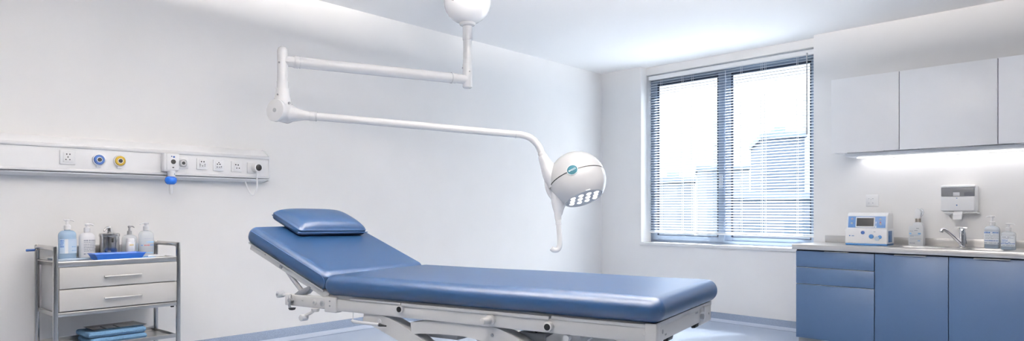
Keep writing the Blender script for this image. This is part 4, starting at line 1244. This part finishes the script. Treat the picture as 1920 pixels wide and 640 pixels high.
# upper cabinets
UF = -0.35
def upper_unit(label, x0, x1, hx0, hx1):
    c = thing('wall_cabinet', label, 'cabinet', 'B', ((x0 + x1) / 2, -0.001, 1.715))
    w = (x1 - x0) / 2
    H = 2.380 - 1.715
    part('carcass', MB().box(-w, w, UF + 0.022, 0.0, 0.004, H), 'cabwhite', c)
    d = part('door', MB().box(-w + 0.003, w - 0.003, UF, UF + 0.019, 0.0, H - 0.001, bev=0.0015), 'cabwhite', c)
    part('door_gap', MB().box(w - 0.0029, w + 0.0029, UF + 0.010, UF + 0.022, 0.004, H - 0.002), 'cabdark', c)
    part('handle', MB().box(hx0 - (x0 + x1) / 2, hx1 - (x0 + x1) / 2, UF - 0.004, UF + 0.02, -0.006, 0.0, bev=0.001), 'dkmetal', d)


upper_unit('white wall cabinet nearest the window', 2.957, 3.522, 3.10, 3.40)
upper_unit('white wall cabinet in the middle, above the pump spray and the tap', 3.522, 4.220, 3.68, 4.05)
upper_unit('white wall cabinet at the right edge, above the pump bottles', 4.220, 4.915, 4.33, 4.75)
lm = thing('cabinet_light', 'slim bright light fitting under the white wall cabinets', 'light', 'B', (3.95, -0.13, 1.678))
part('housing', MB().box(3.045 - 3.95, 4.90 - 3.95, -0.135, 0.115, 0.006, 0.0365, bev=0.006, seg=3), 'cabwhite', lm)
part('diffuser', MB().box(3.09 - 3.95, 4.88 - 3.95, 0.02, 0.10, 0.000, 0.0075, bev=0.002), 'strip', lm)

ws = thing('wall_socket', 'white square power socket on the wall above the medical monitor', 'socket', 'B', (3.187, -0.001, 1.29))
sp = MB().box(-0.055, 0.055, -0.010, 0, -0.054, 0.054, bev=0.004)
sp.box(-0.048, 0.048, -0.0115, -0.008, -0.047, 0.047, bev=0.002)
part('plate', sp, 'white', ws)
ph = MB()
for u, v, a, b_ in ((-0.026, 0.018, 0.007, 0.004), (0.008, 0.018, 0.009, 0.004), (-0.008, 0.010, 0.004, 0.005), (-0.026, -0.022, 0.006, 0.005), (0.008, -0.022, 0.006, 0.006)):
    ph.box(u - a / 2, u + a / 2, -0.0125, -0.0105, v - b_ / 2, v + b_ / 2)
part('pin_hole', ph, 'ink', ws)

# paper towel dispenser
pdp = thing('paper_dispenser', 'white paper towel dispenser with smoky window on the wall above the tap', 'dispenser', 'B', (3.905, -0.001, 1.165))
zz = 1.165
bodyp = [(-0.115, 0), (0.135, 0), (0.135, 0)]
ft = MB().box(-0.138, 0.112, -0.108, 0.0, 1.188 - zz, 1.415 - zz, bev=0.022, seg=4)
part('housing', ft, 'white', pdp)
part('front_cover', MB().box(-0.137, 0.106, -0.120, -0.095, 1.198 - zz, 1.318 - zz, bev=0.007, seg=3), 'white', pdp)
part('cover_top', MB().box(-0.137, 0.112, -0.116, -0.09, 1.390 - zz, 1.410 - zz, bev=0.008, seg=3), 'white', pdp)
vw = part('viewing_window', MB().box(-0.134, 0.106, -0.117, -0.100, 1.318 - zz, 1.392 - zz, bev=0.005, seg=3), 'smoke', pdp, 'smoky grey viewing window')
part('paper_edge', MB().box(-0.045, 0.002, -0.1185, -0.1165, 1.322 - zz, 1.352 - zz, bev=0.0004), 'ltgrey', vw)
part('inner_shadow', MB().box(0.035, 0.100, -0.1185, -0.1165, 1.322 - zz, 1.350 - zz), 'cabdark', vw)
for z0, z1 in ((1.300, 1.306), (1.240, 1.250)):
    part('blue_mark', MB().box(-0.022, -0.014, -0.1215, -0.119, z0 - zz, z1 - zz), 'devblue', pdp)
part('base_tray', MB().box(-0.12, 0.12, -0.095, -0.01, 1.176 - zz, 1.19 - zz, bev=0.005), 'white', pdp)
part('paper_tongue', MB().prism([(-0.090, 1.215 - zz), (-0.102, 1.19 - zz), (-0.122, 1.165 - zz), (-0.124, 1.128 - zz), (-0.121, 1.128 - zz), (-0.118, 1.164 - zz), (-0.098, 1.188 - zz), (-0.086, 1.213 - zz)], 'x', -0.045, 0.020), 'paper', pdp)

# medical monitor, turned towards the bed
DV = radians(4)
dv = thing('medical_monitor', 'white and blue medical device with a dark screen on the worktop', 'medical device', 'B', (3.268, -0.30, WT), DV)
hw, dd, hh = 0.170, 0.20, 0.285
def yface(z):
    return -dd / 2 + (0.0 if z < 0.145 else (z - 0.145) * 0.30)
side = [(-dd / 2 - 0.006, 0.018), (-dd / 2, 0.140), (-dd / 2 + 0.010, 0.150), (yface(0.262) - 0.004, 0.262), (yface(0.28) + 0.020, 0.284), (dd / 2 - 0.02, 0.286), (dd / 2, 0.268), (dd / 2, 0.018)]
def shell(prof, x0, x1, bev):
    return MB().prism(prof, 'x', x0, x1, bev=bev, seg=3)
part('case', shell(side, -hw + 0.006, hw - 0.006, 0.010), 'white', dv)
part('lower_case', MB().box(-hw, hw, -dd / 2 - 0.010, dd / 2, 0.016, 0.146, bev=0.008, seg=3), 'white', dv)
part('base', MB().box(-hw + 0.002, hw - 0.002, -dd / 2 - 0.006, dd / 2 - 0.004, 0.0, 0.024, bev=0.007, seg=3), 'devblue', dv, 'blue base')
tilt = math.atan2(yface(0.262) - 0.004 - (-dd / 2 + 0.010), 0.262 - 0.150)
pmx = Matrix.Translation((0, -dd / 2 + 0.010, 0.150)) @ Matrix.Rotation(-tilt, 4, 'X')
fp = part('control_panel', MB().box(-0.150, 0.150, -0.003, 0.004, 0.004, 0.104, bev=0.002, mx=pmx), 'devpanel', dv)
part('screen_frame', MB().box(-0.088, 0.066, -0.006, 0.002, 0.006, 0.098, bev=0.002, mx=pmx), 'white', fp)
part('screen', MB().box(-0.080, 0.058, -0.0075, -0.003, 0.016, 0.088, bev=0.001, mx=pmx), 'screen', fp)
bt_ = MB()
for u, v in ((-0.118, 0.080), (-0.120, 0.042), (0.108, 0.078), (0.112, 0.036)):
    bt_.cyl(pmx @ Vector((u, -0.002, v)), pmx @ Vector((u, -0.006, v)), 0.009, n=16, bev=0.001)
part('button', bt_, 'grey', fp)
part('status_light', MB().box(0.105, 0.115, -0.0065, -0.003, 0.046, 0.056, mx=pmx).box(-0.124, -0.110, -0.0068, -0.005, 0.078, 0.083, mx=pmx), 'redink', fp)
part('side_key', MB().box(0.069, 0.080, -0.0055, 0.0, 0.006, 0.018, bev=0.001, mx=pmx).box(0.072, 0.078, -0.0055, 0.0, 0.024, 0.030, mx=pmx).box(0.072, 0.078, -0.0055, 0.0, 0.038, 0.058, mx=pmx).box(0.020, 0.050, -0.0075, -0.003, 0.092, 0.095, mx=pmx), 'paper', fp)
yf_ = -dd / 2 - 0.010
for x, z, r, m in ((-0.022, 0.112, 0.015, 'dblue'), (0.046, 0.080, 0.019, 'devblue')):
    kb = part('dial_rim', MB().cyl((x, yf_ + 0.001, z), (x, yf_ - 0.004, z), r * 1.2, n=24, bev=0.001), 'white', dv)
    part('dial', MB().cyl((x, yf_ - 0.003, z), (x, yf_ - 0.013, z), r, n=24, bev=0.003), m, kb)
cn_ = part('port', MB().cyl((0.090, yf_ + 0.001, 0.062), (0.090, yf_ - 0.005, 0.062), 0.020, n=24, bev=0.002), 'traygrey', dv)
part('port_cap', MB().cyl((0.112, yf_ + 0.001, 0.076), (0.112, yf_ - 0.004, 0.076), 0.016, n=24, bev=0.002), 'devblue', cn_)
part('logo', MB().box(-0.135, -0.125, yf_ - 0.0012, yf_ + 0.001, 0.078, 0.088).box(-0.113, -0.108, yf_ - 0.0012, yf_ + 0.001, 0.078, 0.086).box(-0.106, -0.100, yf_ - 0.0012, yf_ + 0.001, 0.078, 0.086).box(-0.098, -0.094, yf_ - 0.0012, yf_ + 0.001, 0.078, 0.086), 'devblue', dv)
part('fine_print', MB().box(0.062, 0.078, yf_ - 0.001, yf_ + 0.001, 0.118, 0.122).box(-0.024, -0.021, yf_ - 0.001, yf_ + 0.001, 0.08, 0.082).box(-0.024, -0.021, yf_ - 0.001, yf_ + 0.001, 0.062, 0.064), 'ink', dv)
part('side_panel', MB().box(hw - 0.001, hw + 0.0015, -dd / 2 + 0.02, dd / 2 - 0.07, 0.03, 0.128, bev=0.0005), 'devpanel', dv)
part('side_mark', MB().box(hw, hw + 0.003, -0.06, -0.035, 0.06, 0.09), 'devblue', dv)

# bottles on the worktop
b = thing('spray_bottle', 'clear narrow bottle with a white trigger cap between the monitor and the tap', 'bottle', 'B', (3.600, -0.145, WT))
body2 = [(-0.060, 0.0), (0.050, 0.0), (0.053, 0.004), (0.053, 0.160), (0.040, 0.192), (0.022, 0.204), (-0.012, 0.204), (-0.026, 0.188), (-0.030, 0.172), (-0.055, 0.172), (-0.062, 0.166), (-0.062, 0.004)]
part('body', MB().prism(body2, 'y', -0.028, 0.028, bev=0.004), 'milky', b)
part('neck_band', MB().cyl((0.005, 0, 0.203), (0.005, 0, 0.234), 0.0215, n=24, bev=0.002), 'taupe', b)
part('trigger_cap', MB().prism([(-0.020, 0.234), (0.028, 0.234), (0.030, 0.290), (0.020, 0.318), (-0.006, 0.322), (-0.016, 0.300), (-0.016, 0.268), (-0.022, 0.256)], 'y', -0.017, 0.017, bev=0.005, seg=3), 'white', b)
part('cap_cover', MB().prism([(0.018, 0.236), (0.040, 0.262), (0.048, 0.290), (0.040, 0.312), (0.020, 0.322)], 'y', -0.015, 0.015, bev=0.004), 'clear', b)
lb = MB()
for x0, x1, z, h_ in ((0.0, 0.02, 0.150, 0.005), (-0.05, -0.025, 0.128, 0.003), (-0.015, 0.01, 0.132, 0.004), (-0.05, 0.04, 0.060, 0.002), (-0.052, -0.01, 0.024, 0.006), (-0.05, -0.02, 0.084, 0.003)):
    lb.box(x0, x1, -0.0292, -0.028, z - h_ / 2, z + h_ / 2)
part('print', lb, 'ink', b)
lb = MB()
for x0, x1, z, h_ in ((-0.054, -0.038, 0.106, 0.011), (0.012, 0.034, 0.106, 0.012), (-0.05, 0.03, 0.092, 0.002), (0.01, 0.03, 0.045, 0.006)):
    lb.box(x0, x1, -0.0292, -0.028, z - h_ / 2, z + h_ / 2)
part('print', lb, 'cyanink', b)

b = bottle('pump_bottle', 'taller clear pump bottle with blue gel on the worktop right of the tap', 'B', (4.145, -0.17, WT), 0.051, 0.150, 0.182, 0.016, 'clear', sy=0.62, pw=4.0)
liquid(b, 0.051, 0.140, 'bluegel', 0.62, 4.0)
part('label_panel', MB().wrap(0.051, 1, 0.62, 4.0, -1.05, 1.05, 0.036, 0.136), 'label', b)
text_rows(b, 0.051, 1, 0.62, 4.0, [(0.128, 0.010, -0.95, 0.95, 'blueink'), (0.112, 0.003, -0.7, 0.9, 'ink'), (0.102, 0.003, -0.7, 0.9, 'ink'), (0.092, 0.003, -0.7, 0.8, 'ink'), (0.082, 0.003, -0.7, 0.9, 'ink'), (0.064, 0.006, -0.9, 0.9, 'blueink'), (0.046, 0.008, -0.9, -0.3, 'ink'), (0.046, 0.005, -0.2, 0.5, 'ink'), (0.044, 0.012, 0.65, 0.95, 'ink')])
pump(b, 0.184, 0.021, 0.076, 'white', -1, 1.15, wide=True)
b = bottle('pump_bottle', 'shorter clear pump bottle with blue gel, nearest the right edge of the worktop', 'B', (4.265, -0.235, WT), 0.048, 0.118, 0.140, 0.017, 'clear', sy=0.62, pw=4.0)
liquid(b, 0.048, 0.112, 'cleargel', 0.62, 4.0)
part('gel_base', MB().lathe([(0, 0.002), (0.045, 0.002), (0.0465, 0.006), (0.0465, 0.032), (0, 0.032)], n=36, sy=0.62, power=4.0), 'bluegel', b)
part('label_panel', MB().wrap(0.048, 1, 0.62, 4.0, -0.9, 1.1, 0.026, 0.108), 'label', b)
text_rows(b, 0.048, 1, 0.62, 4.0, [(0.098, 0.005, -0.5, 0.2, 'ink'), (0.088, 0.004, -0.4, 0.6, 'ink'), (0.076, 0.004, -0.5, 0.0, 'blueink'), (0.067, 0.004, -0.5, 0.0, 'blueink'), (0.058, 0.004, -0.5, 0.1, 'blueink'), (0.047, 0.006, -0.9, 1.0, 'blueink'), (0.034, 0.005, -0.5, 0.8, 'ink')])
pump(b, 0.142, 0.021, 0.062, 'white', 1, 1.1, wide=True)

# ------------------------------------------------------------------ fill panels added out of view to light the room, shining down and up
LZ = 2.56
FILL_PANELS = [(-0.6, 1.5), (0.9, 1.9), (0.35, 3.45), (1.5, 3.6), (-1.7, 2.3)]
lp0 = None
for k, (x, y) in enumerate(FILL_PANELS):
    if lp0 is None:
        lp0 = thing('added_fill_panel', 'added unseen fill panel hung below the ceiling, shining up and down', 'pendant light', 'W', (x, y, LZ), radians(48.75), 'added fill panels')
        fr_ = MB()
        for a in ((-0.31, 0.31, -0.31, -0.29), (-0.31, 0.31, 0.29, 0.31), (-0.31, -0.29, -0.31, 0.31), (0.29, 0.31, -0.31, 0.31)):
            fr_.box(*a, 0.0, 0.03, bev=0.002)
        kids = [part('frame', fr_, 'white', lp0), part('diffuser', MB().box(-0.295, 0.295, -0.295, 0.295, 0.004, 0.014), 'panel', lp0), part('upper_diffuser', MB().box(-0.295, 0.295, -0.295, 0.295, 0.018, 0.030), 'uplight', lp0)]
        for hx in (-0.28, 0.28):
            kids.append(part('hanger', MB().cyl((hx, 0, 0.02), (hx, 0, CEIL - LZ), 0.003, n=8), 'steel', lp0))
    else:
        o = lp0.copy()
        COL.objects.link(o)
        o.matrix_world = fmat('W', (x, y, LZ), radians(48.75))
        for q in kids:
            cpy = q.copy()
            COL.objects.link(cpy)
            cpy.parent = o

# ------------------------------------------------------------------ daylight
SKY_LOW, SKY_HIGH = 0.84, 16.0
wd_ = bpy.data.worlds.new('sky')
SC.world = wd_
wd_.use_nodes = True
N, K = wd_.node_tree.nodes, wd_.node_tree.links
bg = N['Background']
tc = N.new('ShaderNodeTexCoord')
sp_ = N.new('ShaderNodeSeparateXYZ')
K.new(tc.outputs['Generated'], sp_.inputs['Vector'])
rp = N.new('ShaderNodeValToRGB')      # overcast sky: pale at the horizon, about three times brighter overhead
rp.color_ramp.elements[0].position = 0.0
rp.color_ramp.elements[0].color = (0.84, 0.92, 1.0, 1)
rp.color_ramp.elements[1].position = 0.2
rp.color_ramp.elements[1].color = (1.0, 0.98, 0.95, 1)
K.new(sp_.outputs['Z'], rp.inputs['Fac'])
K.new(rp.outputs['Color'], bg.inputs['Color'])
mr = N.new('ShaderNodeMapRange')
mr.inputs['From Min'].default_value = 0.15
mr.inputs['From Max'].default_value = 0.9
mr.inputs['To Min'].default_value = SKY_LOW
mr.inputs['To Max'].default_value = SKY_HIGH
K.new(sp_.outputs['Z'], mr.inputs['Value'])
K.new(mr.outputs['Result'], bg.inputs['Strength'])
pt = bpy.data.lights.new('window_portal', 'AREA')
pt.shape = 'RECTANGLE'
pt.size, pt.size_y = 2.0, 2.0
pt.cycles.is_portal = True
po = bpy.data.objects.new('window_portal', pt)
COL.objects.link(po)
po.matrix_world = fmat('B', (1.63, 0.30, 1.80)) @ Matrix.Rotation(radians(-90), 4, 'X')

sun = bpy.data.lights.new('sun', 'SUN')
sun.energy = 38.0
sun.angle = radians(4)
sun.color = (1.0, 0.95, 0.88)
so = bpy.data.objects.new('sun', sun)
COL.objects.link(so)
sd = Vector((-0.22, -0.50, -0.84)).normalized()      # travel direction in the window wall's frame
so.matrix_world = Matrix.Translation((4, 12, 9)) @ (Matrix.Rotation(FR['B'][1], 3, 'Z') @ sd).to_track_quat('-Z', 'Y').to_matrix().to_4x4()

# ------------------------------------------------------------------ camera
cam = bpy.data.cameras.new('camera')
cam.sensor_fit = 'HORIZONTAL'
cam.sensor_width = 36.0
cam.lens = 36.0 * 1300 / 1920
cam.shift_y = 73 / 1920          # horizon stands at pixel row 393
cam.clip_end = 500
co = bpy.data.objects.new('camera', cam)
COL.objects.link(co)
co.location = (0, 0, 1.21)
co.rotation_euler = (radians(90), 0, 0)
SC.camera = co

SC.view_settings.view_transform = 'Standard'
SC.view_settings.look = 'None'
SC.view_settings.gamma = 1.0
SC.view_settings.use_curve_mapping = False
SC.view_settings.exposure = 0.6
SC.cycles.use_denoising = True
SC.cycles.max_bounces = 10
SC.cycles.diffuse_bounces = 6
SC.cycles.transparent_max_bounces = 16
SC.cycles.sample_clamp_indirect = 8.0
